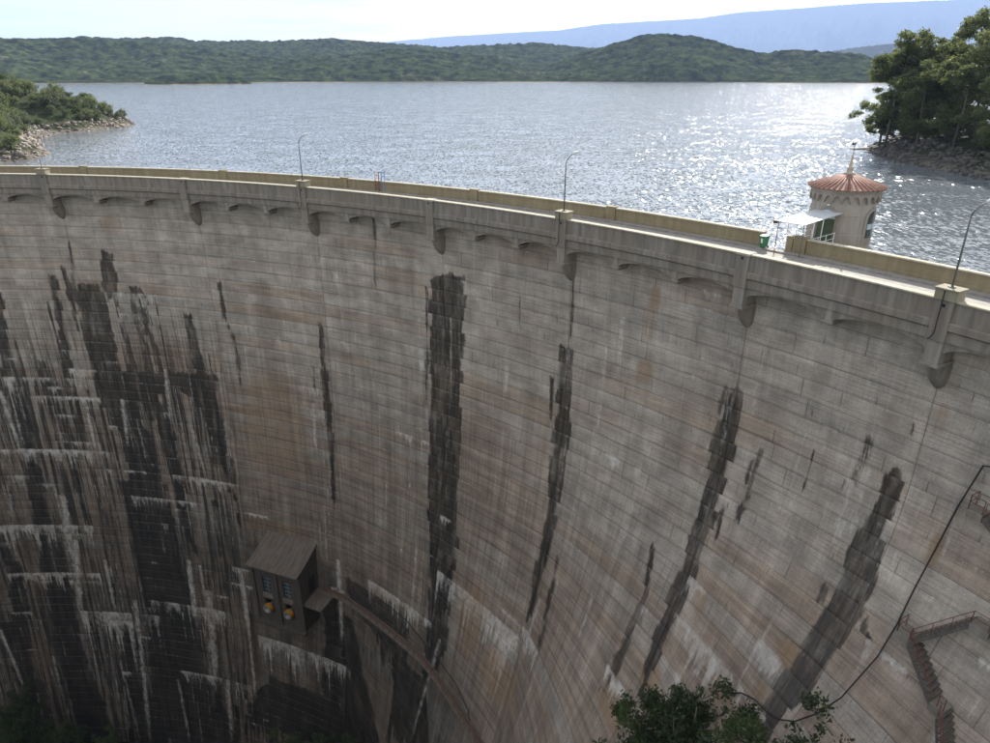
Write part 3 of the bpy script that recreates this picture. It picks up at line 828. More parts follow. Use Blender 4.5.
def wall_mat():
    t = NT('stained_dam_concrete')
    uv = t.n('ShaderNodeUVMap'); uv.uv_map = 'UVMap'
    u, v, _ = t.sep(uv.outputs[0])
    u = t.math('MULTIPLY', u, 100.0); v = t.math('MULTIPLY', v, 100.0)
    at = t.n('ShaderNodeAttribute'); at.attribute_name = 'stain'
    dk, wh, ru = t.sep(at.outputs['Vector'])
    damp = at.outputs['Alpha']
    tn = t.n('ShaderNodeAttribute'); tn.attribute_name = 'tone'
    tone = tn.outputs['Fac']
    V = lambda a, b, c=0.0: t.comb(t.math('MULTIPLY', u, a), t.math('MULTIPLY', v, b), c)
    st = t.noise(V(0.45, 0.03), 1.0, 6, 0.65)          # long vertical streaks
    st2 = t.noise(V(4.2, 0.16, 3.0), 1.0, 5, 0.6)      # fine vertical streaks
    hb = t.noise(V(0.10, 1.5, 7.0), 1.0, 4, 0.6)       # bands along the lifts
    hf = t.noise(V(0.35, 7.0, 11.0), 1.0, 4, 0.65)     # board marks
    bl = t.noise(V(0.085, 0.10, 5.0), 1.0, 4, 0.6)
    bl2 = t.noise(V(0.5, 0.45, 9.0), 1.0, 5, 0.65)
    fi = t.noise(V(7.0, 7.0, 1.0), 1.0, 4, 0.7)
    grey = t.mix(t.ramp(bl2, 0.3, 0.7), (0.318, 0.280, 0.236), (0.440, 0.390, 0.332))
    brown = t.mix(t.ramp(hb, 0.35, 0.65), (0.240, 0.182, 0.136), (0.345, 0.272, 0.208))
    fb = t.math('ADD', t.math('ADD', t.math('MULTIPLY', bl, 1.0), t.math('MULTIPLY', tone, 0.42)), t.math('MULTIPLY', t.ramp(v, -34, -6, 0.2, -0.14, False), 1.0))
    c = t.mix(t.ramp(fb, 0.60, 1.0), grey, brown)
    c = t.mix(t.ramp(hf, 0.48, 0.72, 0, .42), c, t.mix(0.5, c, (0.11, 0.095, 0.08)))
    # damp biofilm lower down
    dd = t.math('MULTIPLY', damp, t.ramp(t.math('ADD', st, t.math('MULTIPLY', bl2, .5)), 0.48, 0.86, 1.0, 0.74))
    c = t.mix(dd, c, t.mix(t.ramp(bl, .4, .6), (0.042, 0.033, 0.024), (0.060, 0.043, 0.028)))
    # streak tone
    m1 = t.ramp(st, 0.28, 0.72, 0.80, 1.16); m2 = t.ramp(st2, 0.25, 0.75, 0.83, 1.14); m3 = t.ramp(tone, 0, 1, 0.92, 1.08)
    m4 = t.ramp(fi, 0.25, 0.75, 0.84, 1.14)
    bl3 = t.noise(V(0.24, 0.55, 51.0), 1.0, 5, 0.68)
    m5 = t.ramp(bl3, 0.3, 0.7, 0.78, 1.16)
    m2 = t.math('ADD', 1.0, t.math('MULTIPLY', t.math('SUBTRACT', m2, 1.0), t.ramp(damp, 0.0, 0.5, 0.45, 1.15)))
    mm = t.math('MULTIPLY', t.math('MULTIPLY', t.math('MULTIPLY', m1, m5), m2), t.math('MULTIPLY', m3, m4))
    c = t.mix(1.0, c, t.comb(mm, mm, mm), 'MULTIPLY')
    # rust and ochre
    rf = t.ramp(t.math('ADD', t.math('MULTIPLY', ru, 0.8), t.math('MULTIPLY', t.math('SUBTRACT', t.math('ADD', t.math('MULTIPLY', st2, .6), t.math('MULTIPLY', bl2, .4)), .5), 1.3)), 0.32, 0.80, 0, .7)
    rcol = t.mix(t.ramp(damp, 0.3, .9), (0.260, 0.168, 0.095), (0.080, 0.048, 0.026))
    c = t.mix(rf, c, rcol)
    # lift joints, form joints
    ph = t.math('FRACT', t.math('DIVIDE', t.math('SUBTRACT', t.math('ADD', v, t.math('MULTIPLY', t.math('SUBTRACT', t.noise(V(.6, .3, 2.0), 1.0, 4), .5), .16)), Z_TOP), LIFT))
    jl = t.math('MINIMUM', ph, t.math('SUBTRACT', 1.0, ph))
    jmask = t.ramp(t.noise(V(0.14, 0.667, 21.0), 1.0, 3), 0.36, 0.60)
    j1 = t.math('MULTIPLY', t.ramp(jl, 0.008, 0.05, 1, 0), t.math('MULTIPLY', jmask, 0.5))
    ln = t.math('FLOOR', t.math('DIVIDE', t.math('SUBTRACT', v, Z_TOP), LIFT))
    wn = t.n('ShaderNodeTexWhiteNoise', noise_dimensions='1D'); t.put(wn.inputs['W'], ln)
    pu = t.math('FRACT', t.math('ADD', t.math('DIVIDE', u, 2.93), t.math('MULTIPLY', wn.outputs['Value'], 7.0)))
    jv = t.math('MINIMUM', pu, t.math('SUBTRACT', 1.0, pu))
    j2 = t.math('MULTIPLY', t.ramp(jv, 0.004, 0.022, 1, 0), t.ramp(t.noise(V(0.5, 0.5, 31.0), 1.0, 2), 0.45, 0.62, 0, .7))
    pb = t.math('FRACT', t.math('DIVIDE', v, 0.30)); jb = t.math('MINIMUM', pb, t.math('SUBTRACT', 1.0, pb))
    j3 = t.math('MULTIPLY', t.ramp(jb, 0.03, 0.16, 1, 0), t.ramp(t.noise(V(0.18, 1.7, 41.0), 1.0, 3), 0.42, 0.62, 0, .42))
    c = t.mix(t.math('MAXIMUM', t.math('MAXIMUM', j1, j2), j3), c, t.mix(0.78, c, (0.03, 0.026, 0.022)))
    # tangle of fine wet and limey runs where the wall seeps most
    ms = t.n('ShaderNodeAttribute'); ms.attribute_name = 'mess'; ms = ms.outputs['Fac']
    k1 = t.noise(V(1.5, 0.045, 101.0), 1.0, 6, .7); k2 = t.noise(V(2.4, 0.09, 103.0), 1.0, 6, .7); k3 = t.noise(V(.4, .35, 105.0), 1.0, 3)
    c = t.mix(t.math('MULTIPLY', ms, t.ramp(k1, 0.47, 0.56, 0, .88)), c, (0.014, 0.012, 0.010))
    c = t.mix(t.math('MULTIPLY', t.math('MULTIPLY', ms, t.ramp(k2, 0.55, 0.66, 0, .75)), t.ramp(k3, .42, .58)), c, (0.29, 0.27, 0.24))
    # black wet streaks, and the painted dark hollow
    dn = t.math('SUBTRACT', t.math('ADD', t.math('MULTIPLY', t.noise(V(2.6, 0.28, 13.0), 1.0, 6, .72), .7), t.math('MULTIPLY', t.noise(V(1.1, 0.75, 14.0), 1.0, 4, .6), .3)), .5)
    df = t.ramp(t.math('ADD', dk, t.math('MULTIPLY', dn, 2.3)), 0.30, 0.66)
    df = t.math('MULTIPLY', df, t.ramp(dk, 0.05, 0.25))
    df = t.math('MULTIPLY', df, t.ramp(t.noise(V(.9, .22, 111.0), 1.0, 5, .7), .32, .56, .58, 1.0))
    dvar = t.ramp(t.noise(V(1.3, .12, 17.0), 1.0, 4), .35, .65)
    dcol = t.mix(t.ramp(damp, .05, .6), t.mix(dvar, (0.016, 0.012, 0.008), (0.046, 0.035, 0.023)), t.mix(dvar, (0.008, 0.007, 0.006), (0.022, 0.018, 0.013)))
    c = t.mix(t.math('MULTIPLY', df, t.ramp(t.noise(V(3.4, .10, 61.0), 1.0, 5, .7), .34, .56, .86, .99)), c, dcol)
    # white lime
    wn2 = t.math('SUBTRACT', t.math('ADD', t.math('MULTIPLY', t.noise(V(5.0, 0.6, 23.0), 1.0, 6, .72), .65), t.math('MULTIPLY', t.noise(V(1.4, 1.6, 24.0), 1.0, 5, .7), .35)), .5)
    wf = t.ramp(t.math('ADD', wh, t.math('MULTIPLY', wn2, 2.1)), 0.17, 0.68)
    wf = t.math('MULTIPLY', wf, t.ramp(wh, 0.04, 0.3))
    wf = t.math('MULTIPLY', wf, t.ramp(t.noise(V(1.6, 0.9, 71.0), 1.0, 5, .7), 0.34, 0.58, 0.28, 1.0))
    wj = t.math('MULTIPLY', t.ramp(ph, 0.72, 0.985), t.ramp(t.noise(V(5.0, 0.35, 81.0), 1.0, 4, .65), 0.53, 0.66))
    wj = t.math('MULTIPLY', wj, t.ramp(t.noise(V(0.16, 0.667, 91.0), 1.0, 2), 0.46, 0.62, 0, .5))
    wf = t.math('MAXIMUM', wf, wj)
    wcol = t.mix(t.ramp(bl2, .35, .65), (0.42, 0.385, 0.335), (0.62, 0.59, 0.54))
    wcol = t.mix(t.math('MULTIPLY', ru, 0.5), wcol, (0.36, 0.24, 0.15))
    wcol = t.mix(t.math('MULTIPLY', damp, .30), wcol, (0.17, 0.16, 0.14))
    c = t.mix(t.math('MULTIPLY', wf, 0.78), c, wcol)
    hh = t.math('ADD', t.math('MULTIPLY', fi, .5), t.math('ADD', t.math('MULTIPLY', hf, .6), t.math('MULTIPLY', wf, .6)))
    hh = t.math('SUBTRACT', hh, t.math('MULTIPLY', t.math('MAXIMUM', j2, j3), .5))
    t.bump(hh, 0.5, 0.05)
    return t.fin(c, t.math('SUBTRACT', 0.9, t.math('MULTIPLY', df, .35)))
M['wall'] = wall_mat()

dam = empty('arch_dam', P(30, RAD, -100), 'tall curved concrete arch dam with stained downstream face', 'dam')
dam.location = (0, 0, 0)
# solid body behind the facing
mb = MB()
body_prof = []
for th in np.arange(-34, 70.1, 1.3):
    zs = [-2.6]+list(range(-10, -101, -4))
    body_prof.append([P(th, float(wall_r(th, z))+.5, z) for z in zs] + [P(th, 124.9, -100), P(th, 124.9, -2.6)])
nb = len(body_prof[0]); vs = [v for row in body_prof for v in row]; fs = []
for i in range(len(body_prof)-1):
    for k in range(nb):
        k2 = (k+1) % nb; fs.append([i*nb+k, (i+1)*nb+k, (i+1)*nb+k2, i*nb+k2])
fs.append(list(range(nb))); fs.append([(len(body_prof)-1)*nb+k for k in range(nb)][::-1])
mb.add(vs, fs); mb.build('dam_body', M['trim'], dam)

def wall_grid(th0, th1, z0, z1, ncol, rows, ztab, offs, edge):
    """one facing block: grid of verts. ztab: z per row, offs: recess per row, edge: recess at both side columns"""
    pass

all_th, all_z, metas = [], [], []
bays = list(zip(PIL[:-1], PIL[1:]))
GAP = 0.02
for bi, (t0, t1) in enumerate(bays):
    in_view = t1 > -9 and t0 < 64
    nc = int((t1-t0)*DEG/0.24) if in_view else 12
    for li in range(N_LIFT):
        zt = Z_TOP-LIFT*li; zb = zt-LIFT
        cols = np.concatenate([[t0+.010/DEG, t0+.06/DEG], np.linspace(t0, t1, nc+1)[1:-1], [t1-.06/DEG, t1-.010/DEG]])
        rows_z = np.array([zt-.004, zt-GAP, zt-.30, zt-.62, zt-.95, zt-1.25, zb+GAP, zb+.004])
        rec = np.array([.010, 0, 0, 0, 0, 0, 0, .010])
        TH, ZZ_ = np.meshgrid(cols, rows_z)
        RC = np.broadcast_to(rec[:, None], TH.shape).copy(); RC[:, 0] = .05; RC[:, -1] = .05
        proud = (h1(bi*3.1, li*7.7, 4)-.5)*0.012
        metas.append((bi, li, TH.shape, RC-proud, float(h1(bi*5.3, li*1.7, 6)), in_view))
        all_th.append(TH.ravel()); all_z.append(ZZ_.ravel())
TH_ = np.concatenate(all_th); Z_ = np.concatenate(all_z)
dk_, wh_, ru_, dp_, ms_ = paint(TH_, Z_)
RR_ = wall_r(TH_, Z_)

def cam_area(p):
    """rough size of a patch in the photograph, 0 when out of frame"""
    c, s = math.cos(math.radians(PITCH)), math.sin(math.radians(PITCH))
    q = p-np.array([0, 0, CAM_H]); fw = q[:, 1]*c-q[:, 2]*s; up = q[:, 1]*s+q[:, 2]*c
    x = 495+694*q[:, 0]/fw; y = 371.5-694*up/fw
    ok = (x > 0) & (x < 990) & (y > 0) & (y < 743) & (fw > 1)
    if not ok.any(): return 0.0
    return float(np.ptp(np.clip(x, 0, 990))*np.ptp(np.clip(y, 0, 743))*ok.mean())

def block_mesh(verts, faces, attrs, tones, uvs, mess):
    me = bpy.data.meshes.new('concrete_block')
    n = len(faces)
    me.vertices.add(len(verts)); me.vertices.foreach_set('co', verts.astype(np.float32).ravel())
    me.loops.add(n*4); me.loops.foreach_set('vertex_index', faces.astype(np.int32).ravel())
    me.polygons.add(n); me.polygons.foreach_set('loop_start', np.arange(0, n*4, 4, dtype=np.int32)); me.polygons.foreach_set('loop_total', np.full(n, 4, np.int32))
    me.update(calc_edges=True)
    ul = me.uv_layers.new(name='UVMap'); ul.data.foreach_set('uv', uvs[faces.ravel()].astype(np.float32).ravel())
    ca = me.color_attributes.new('stain', 'FLOAT_COLOR', 'POINT'); ca.data.foreach_set('color', attrs.astype(np.float32).ravel())
    ta = me.attributes.new('tone', 'FLOAT', 'POINT'); ta.data.foreach_set('value', tones.astype(np.float32))
    tb = me.attributes.new('mess', 'FLOAT', 'POINT'); tb.data.foreach_set('value', mess.astype(np.float32))
    me.materials.append(M['wall'])
    return me
blocks = []; k0 = 0
for (bi, li, shp, RC, tone, in_view) in metas:
    n = shp[0]*shp[1]; sl = slice(k0, k0+n); k0 += n
    th = np.radians(TH_[sl]); r = RR_[sl]+RC.ravel()
    V_ = np.c_[CENX+r*np.sin(th), CENY+r*np.cos(th), Z_[sl]]
    q = (np.arange(shp[0]-1)[:, None]*shp[1]+np.arange(shp[1]-1)[None, :]).ravel()
    F_ = np.c_[q, q+shp[1], q+shp[1]+1, q+1]
    A_ = np.c_[dk_[sl], wh_[sl], ru_[sl], dp_[sl]]
    U_ = np.c_[TH_[sl]*DEG/100., Z_[sl]/100.]
    blocks.append((cam_area(V_) if in_view else 0.0, V_, F_, A_, np.full(n, tone), U_, ms_[sl]))
order = sorted(range(len(blocks)), key=lambda i: -blocks[i][0])
face_part = None
rest = order[300:]
vo = 0; Vs, Fs, As, Ts, Us, Ss = [], [], [], [], [], []
for i in rest:
    _, V_, F_, A_, T_, U_, S_ = blocks[i]
    Vs.append(V_); Fs.append(F_+vo); As.append(A_); Ts.append(T_); Us.append(U_); Ss.append(S_); vo += len(V_)
face_part = bpy.data.objects.new('wall_face', block_mesh(np.concatenate(Vs), np.concatenate(Fs), np.concatenate(As), np.concatenate(Ts), np.concatenate(Us), np.concatenate(Ss)))
link(face_part, dam); face_part['kind'] = 'stuff'
for i in order[:300]:
    _, V_, F_, A_, T_, U_, S_ = blocks[i]
    link(bpy.data.objects.new('concrete_block', block_mesh(V_, F_, A_, T_, U_, S_)), dam)

# ------------------------------------------------------------------ crest of the dam
Rp = RAD
def bay_sub(t0, t1): return 2 if abs(t0-51.01) < .1 else 3
for (t0, t1) in bays:
    e = 0.5/DEG
    mb = MB(); mb.sweep([(Rp, -0.10), (Rp+.02, -1.28), (Rp+.42, -1.28), (Rp+.42, -0.10)], t0+e, t1-e)
    par = mb.build('parapet', M['trim'], dam)
    mb = MB(); mb.sweep([(Rp-.10, -0.10), (Rp-.10, -.02), (Rp-.06, 0.0), (Rp+.50, 0.0), (Rp+.54, -.02), (Rp+.54, -0.10)], t0+e, t1-e)
    mb.build('parapet_cap', M['cap'], par)
    mb = MB(); mb.sweep([(Rp-.12, -1.28), (Rp-.16, -1.36), (Rp-.16, -1.75), (Rp+.02, -1.88), (Rp+.02, -2.5), (Rp+2.2, -2.5), (Rp+2.2, -1.28)], t0+e*.9, t1-e*.9)
    mb.build('fascia', M['trim'], par)
    ns = bay_sub(t0, t1)
    ang = np.linspace(t0, t1, ns+1)
    for k in range(ns):          # shallow arches under the overhang
        a0, a1 = ang[k], ang[k+1]
        hw = (a1-a0)/2; am = (a0+a1)/2
        left = 0.42 if k == 0 else 0.20; right = 0.42 if k == ns-1 else 0.20
        b0, b1 = a0+left/DEG, a1-right/DEG
        n = 18; vs = []; fs = []
        for i in range(n+1):
            th = b0+(b1-b0)*i/n; s = -1+2*i/n
            zc = -2.62-.66*(.55*s*s+.45*(1-math.sqrt(max(0, 1-s*s))))
            vs += [P(th, Rp+.14, -2.5), P(th, Rp+.14, zc), P(th, Rp+1.75, zc), P(th, Rp+1.75, -2.5)]
        for i in range(n):
            for j in range(4):
                j2 = (j+1) % 4; fs.append([i*4+j, (i+1)*4+j, (i+1)*4+j2, i*4+j2])
        fs += [[0, 1, 2, 3], [n*4+3, n*4+2, n*4+1, n*4]]
        mb = MB(); mb.add(vs, fs); mb.build('arch', M['trim'], dam)
        if k < ns-1:
            mb = MB()
            mb.pbox(a1, Rp+.10, Rp+1.75, .44, -3.24, -2.5)
            mb.pbox(a1, Rp-.0, Rp+1.75, .74, -3.44, -3.24)
            mb.pbox(a1, Rp+.45, Rp+1.75, .54, -3.72, -3.44, .3)
            mb.build('corbel', M['haunch'], dam)
LAMP_PIL = [-11.3, 7.15, 25.69, 42.38, 57.74]
for th in PIL:
    lamp = th in LAMP_PIL
    mb = MB()
    mb.pbox(th, Rp-.24, Rp+.55, 1.02, -2.5, -0.12 if not lamp else -.02)
    pil = mb.build('pilaster', M['trim'], dam, bevel=.02)
    mb = MB()
    if lamp:
        mb.pbox(th, Rp-.34, Rp+.66, 1.25, -.02, .58); mb.pbox(th, Rp-.40, Rp+.72, 1.37, .58, .68)
        mb.build('lamp_block', M['capital'], pil, bevel=.02)
    else:
        mb.pbox(th, Rp-.30, Rp+.60, 1.14, -.12, .05); mb.build('pilaster_cap', M['cap'], pil, bevel=.02)
    mb = MB(); mb.pbox(th, Rp-.14, Rp+1.75, .86, -3.95, -2.5)
    mb.build('haunch', M['haunch'], pil, bevel=.02)
    mb = MB(); mb.pbox(th, Rp-.22, Rp+1.75, 1.12, -4.15, -3.95); mb.build('haunch_plate', M['haunch'], pil, bevel=.03)
    # half-round tapered corbel below
    t = math.radians(th); eu = Vector((math.sin(t), math.cos(t), 0)); av = Vector((math.cos(t), -math.sin(t), 0)); c0 = Vector(P(th, RAD*1.0145+.05, 0))
    mb = MB(); prof = [(1.42, .46, -4.15), (1.34, .49, -4.45), (1.14, .48, -4.9), (.82, .44, -5.35), (.42, .35, -5.75), (.10, .2, -6.0), (0.0, .1, -6.1)]
    n = 12; vs = []; fs = []
    for d, w, z in prof:
        for i in range(n+1):
            a = math.pi*i/n
            vs.append(c0 - eu*(d*math.sin(a)**.7) + av*(w*1.15*math.cos(a)) + Vector((0, 0, z)))
    for j in range(len(prof)-1):
        for i in range(n): fs.append([j*(n+1)+i, j*(n+1)+i+1, (j+1)*(n+1)+i+1, (j+1)*(n+1)+i])
    mb.add(vs, fs); mb.build('tapered_corbel', M['trim'], pil, smooth=True)
    mb = MB(); mb.pbox(th, Rp-.262, Rp-.24, .16, -.42, -.24); mb.build('drain_hole', M['darkhole'], pil)

# road deck and kerbs (the setting), upstream parapet
RU = 124.2
mb = MB(); mb.sweep([(Rp+.425, -1.3), (RU, -1.3), (RU, -2.55), (Rp+2.21, -2.55), (Rp+2.21, -1.38), (Rp+.425, -1.38)], -34, 69.5, .8)
road = mb.build('road', M['road']); tag(road, 'pale concrete roadway along the dam crest', None, kind='structure')
for nm, ra, rb in (('kerb', RU-.75, RU-.004), ('kerb', Rp+.43, Rp+.85)):
    mb = MB(); mb.sweep([(ra, -1.296), (ra, -1.17), (rb, -1.17), (rb, -1.296)], -34, 69.5, .8)
    o = mb.build(nm, M['road']); tag(o, 'raised concrete kerb beside the crest parapet', None, kind='structure')
GAP0, GAP1 = 49.55, 50.50
def up_par(t0, t1):
    mb = MB(); mb.sweep([(RU+.05, -2.6), (RU+.05, -.10), (RU+.40, -.10), (RU+.40, -2.6)], t0, t1)
    p = mb.build('upstream_parapet', M['cream'], dam)
    mb = MB(); mb.sweep([(RU-.05, -.10), (RU-.05, -.03), (RU-.01, 0), (RU+.47, 0), (RU+.50, -.03), (RU+.50, -.10)], t0, t1)
    mb.build('parapet_cap', M['cap'], p)
    mb = MB(); mb.sweep([(RU-.01, -.30), (RU-.01, -.22), (RU+.049, -.22), (RU+.049, -.30)], t0+.1, t1-.1)
    mb.build('parapet_rail', M['cream'], p)
    mb = MB(); mb.sweep([(RU-.02, -1.165), (RU-.02, -.98), (RU+.049, -.94), (RU+.049, -1.165)], t0+.1, t1-.1)
    mb.build('parapet_base', M['cream'], p)
for (t0, t1) in bays:
    if t0 < GAP0 < t1:
        up_par(t0+.25, GAP0); up_par(GAP1, t1-.12)
    else: up_par(t0+.25, t1-.25)
for th in PIL:
    mb = MB(); mb.pbox(th, RU-.07, RU+.47, 1.0, -2.6, .02); mb.pbox(th, RU-.12, RU+.52, 1.06, .02, .10)
    mb.build('parapet_post', M['cream'], dam, bevel=.02)
mb = MB(); mb.pbox(GAP1+.12, RU-.06, RU+.46, .5, -1.3, .03); mb.build('parapet_post', M['cream'], dam, bevel=.02)

# ------------------------------------------------------------------ street lamps on every second pilaster
def street_lamp(th, label, stub=False):
    b = Vector(P(th, Rp+.16, .68))
    root = empty('street_lamp', b, label, 'street lamp', 'street lamps along the crest')
    H = 4.05
    t = math.radians(th); outw = Vector((math.sin(t), math.cos(t), 0)); al = Vector((math.cos(t), -math.sin(t), 0))
    up = Vector((0, 0, 1))
    mb = MB(); mb.box((0, 0, .03), (.30, .30, .06)); mb.tube([(0, 0, .05), (0, 0, .12)], .09, 8); mb.build('base_plate', M['metal'], root)
    if stub:
        mb = MB(); mb.tube([(0, 0, .05), (0, 0, 1.2)], .04, 6); mb.build('pole', M['metal'], root); return
    mb = MB(); mb.tube([(0, 0, .05), (0, 0, 2.0), (0, 0, 3.5), (0, 0, H)], [.06, .055, .048, .042], 8); mb.build('pole', M['metal'], root, smooth=True)
    d = (al*.75 + outw*.55).normalized()
    pts = [up*H, up*(H+.25)+d*.08, up*(H+.55)+d*.30, up*(H+.78)+d*.52]
    mb = MB(); mb.tube(pts, [.042, .04, .036, .034], 8); mb.build('arm', M['metal'], root, smooth=True)
    mb = MB(); a = up*(H+.78)+d*.50; e2 = up*(H+1.02)+d*.98
    mb.tube([a, a.lerp(e2, .2), a.lerp(e2, .6), e2], [.05, .11, .13, .05], 8); mb.build('lamp_head', M['lamp'], root, smooth=True)
    mb = MB(); r0 = -outw*.60 - al*.05
    mb.tube([r0+up*(-.1), r0+up*(-1.5), r0+up*(-2.6), r0+up*(-2.95)-outw*.02-al*.12, r0+up*(-3.1)-al*.28], .035, 6)
    mb.build('conduit', M['black'], root)
LL = {-11.3: None, 7.15: 'short broken lamp post stub at the far left of the crest', 25.69: 'thin street lamp on the crest left of the ladder',
      42.38: 'street lamp on the crest left of centre above the wall', 57.74: 'nearest street lamp with white head at the right edge'}
LL[42.38] = 'thin street lamp on the crest halfway between ladder and bin'
for th in LAMP_PIL:
    if LL[th]: street_lamp(th, LL[th], th == 7.15)

# ------------------------------------------------------------------ green bin
def polar_frame(th, r, z):
    t = math.radians(th)
    return Vector(P(th, r, z)), math.atan2(-math.sin(t), math.cos(t))   # local +x along the arch, +y outward
c, rz = polar_frame(49.72, RU-.42, -1.17)
binr = empty('wheeled_bin', c, 'green wheeled rubbish bin standing by the gap in the parapet', 'bin', None, rz)
mb = MB(); mb.hexa([(-.21,-.23,.06),(.21,-.23,.06),(.21,.21,.06),(-.21,.21,.06),(-.29,-.33,.92),(.29,-.33,.92),(.29,.29,.92),(-.29,.29,.92)])
mb.build('body', M['bin'], binr, bevel=.02)
mb = MB(); mb.hexa([(-.32,-.37,.925),(.32,-.37,.925),(.32,.33,.925),(-.32,.33,.925),(-.28,-.32,.99),(.28,-.32,.99),(.28,.30,1.03),(-.28,.30,1.03)])
mb.tube([(-.25, .36, .95), (.25, .36, .95)], .025, 6); mb.build('lid', M['bin'], binr, bevel=.015)
for s in (-1, 1):
    mb = MB(); mb.tube([(s*.24, .22, .09), (s*.30, .22, .09)], .09, 12); mb.build('wheel', M['black'], binr)
mb = MB(); mb.hexa([(-.10,-.296,.40),(.02,-.296,.40),(.02,-.28,.40),(-.10,-.28,.40),(-.11,-.335,.76),(.03,-.335,.76),(.03,-.30,.76),(-.11,-.30,.76)]); mb.build('white_sticker', M['white'], binr)

# ------------------------------------------------------------------ caged ladder over the upstream parapet
c, rz = polar_frame(28.15, RU-.25, -1.17)
lad = empty('ladder_gate', c, 'small red and blue steel ladder gate with warning plates on the parapet', 'ladder', None, rz)
for x in (-.42, .12):
    mb = MB(); mb.tube([(x, 0, 0), (x, 0, 2.25)], .045, 6); mb.build('red_post', M['red'], lad)
for x in (.30, .78):
    mb = MB(); mb.tube([(x, .3, 0), (x, .3, 2.30)], .04, 6); mb.build('blue_post', M['blue'], lad)
for k in range(5):
    mb = MB(); mb.tube([(-.42, 0, .35+.4*k), (.12, 0, .35+.4*k)], .03, 5); mb.build('rung', M['red'], lad)
for z in (1.15, 1.7, 2.2):
    mb = MB(); mb.tube([(.30, .3, z), (.78, .3, z)], .032, 5); mb.build('blue_rail', M['blue'], lad)
mb = MB(); mb.box((-.15, -.05, 1.72), (.46, .02, .75)); pl = mb.build('warning_plate', M['white'], lad)
mb = MB(); mb.tube([(-.15, -.063, 1.86), (-.15, -.075, 1.86)], .10, 12); mb.box((-.15, -.066, 1.55), (.16, .012, .08)); mb.build('red_mark', M['red'], pl)
for a, b in (((.12, 0, 2.2), (.30, .3, 2.2)), ((.12, 0, 1.2), (.30, .3, 1.2))):
    mb = MB(); mb.tube([a, b], .025, 5); mb.build('brace', M['blue'], lad)

# ------------------------------------------------------------------ intake tower
TC = Vector((29.35, 59.28, 0)); RB = 2.47
dth = math.degrees(math.atan2(TC.x-CENX, TC.y-CENY))
door_a = math.atan2(CENY-TC.y, CENX-TC.x)       # door looks back to the dam
tower = empty('intake_tower', (TC.x, TC.y, -24), 'round rendered intake tower with red tiled cone roof and spire', 'tower')
def tp(o): return adopt(o, tower)
mb = MB(); mb.lathe(TC, [(1.9, -24), (1.9, -2.4), (RB+.02, -1.75)], 40); tp(mb.build('shaft', M['stone'], smooth=True))
mb = MB(); mb.lathe(TC, [(0.1, -1.75), (RB+.06, -1.75), (RB+.06, -.35), (RB, -.30), (RB, 1.18), (RB+.035, 1.20), (RB+.035, 1.25), (RB, 1.27), (RB, 2.86), (RB-.3, 2.86)], 56); tp(mb.build('wall', M['stone']))
mb = MB(); mb.lathe(TC, [(RB-.2, 2.86), (RB+.22, 2.86), (RB+.22, 2.98), (RB+.34, 3.12), (RB+.34, 3.22), (RB-.2, 3.22)], 56); tp(mb.build('cornice', M['band']))
nd = 24
for k in range(nd):      # blind arcade under the cornice
    a = 2*math.pi*(k+.5)/nd; da = 2*math.pi/nd
    vs = []; fs = []; n = 8
    for i in range(n+1):
        s = -1+2*i/n; aa = a+da*.5*s
        zl = 2.84-.62*(abs(s)**2.6)
        for r, z in ((RB+.26, 2.86), (RB+.26, zl-.06), (RB-.02, zl-.06), (RB-.02, 2.86)):
            vs.append((TC.x+r*math.cos(aa), TC.y+r*math.sin(aa), z))
    for i in range(n):
        for j in range(4): fs.append([i*4+j, (i+1)*4+j, (i+1)*4+(j+1) % 4, i*4+(j+1) % 4])
    fs += [[0, 1, 2, 3], [n*4+3, n*4+2, n*4+1, n*4]]
    mb = MB(); mb.add(vs, fs); tp(mb.build('arcade_arch', M['band']))
mb = MB(); mb.lathe(TC, [(RB+.48, 3.24), (RB+.52, 3.30), (.3, 4.28), (.0, 4.3)], 48); mb.lathe(TC, [(RB+.48, 3.24), (.2, 3.26)], 48); roof = tp(mb.build('roof', M['tile']))
ntile = 40
for k in range(ntile):   # cover-tile ribs down the cone
    a = 2*math.pi*k/ntile; d = Vector((math.cos(a), math.sin(a), 0))
    p0 = Vector((TC.x, TC.y, 3.30))+d*(RB+.56); p1 = Vector((TC.x, TC.y, 4.27))+d*.36
    mb = MB(); mb.tube([p0, p0.lerp(p1, .5), p1], [.10, .085, .045], 6)
    o = mb.build('roof_tile', M['ribtile'], smooth=True); o.parent = roof; o.matrix_parent_inverse = Matrix.Identity(4)
    o.matrix_parent_inverse = (parent_matrix(roof)).inverted()
mb = MB(); mb.lathe(TC, [(.0, 4.2), (.50, 4.24), (.50, 4.32), (.25, 4.40), (.22, 4.62), (.26, 4.70), (.16, 4.80), (.10, 5.3), (.03, 6.05), (0, 6.1)], 14); tp(mb.build('spire', M['spire'], smooth=True))
mb = MB(); mb.tube([(TC.x, TC.y, 6.0), (TC.x, TC.y, 6.75)], .02, 5); mb.box((TC.x-.09, TC.y, 6.62), (.30, .04, .14)); mb.box((TC.x-.2, TC.y, 6.70), (.12, .04, .1)); tp(mb.build('weather_vane', M['black']))
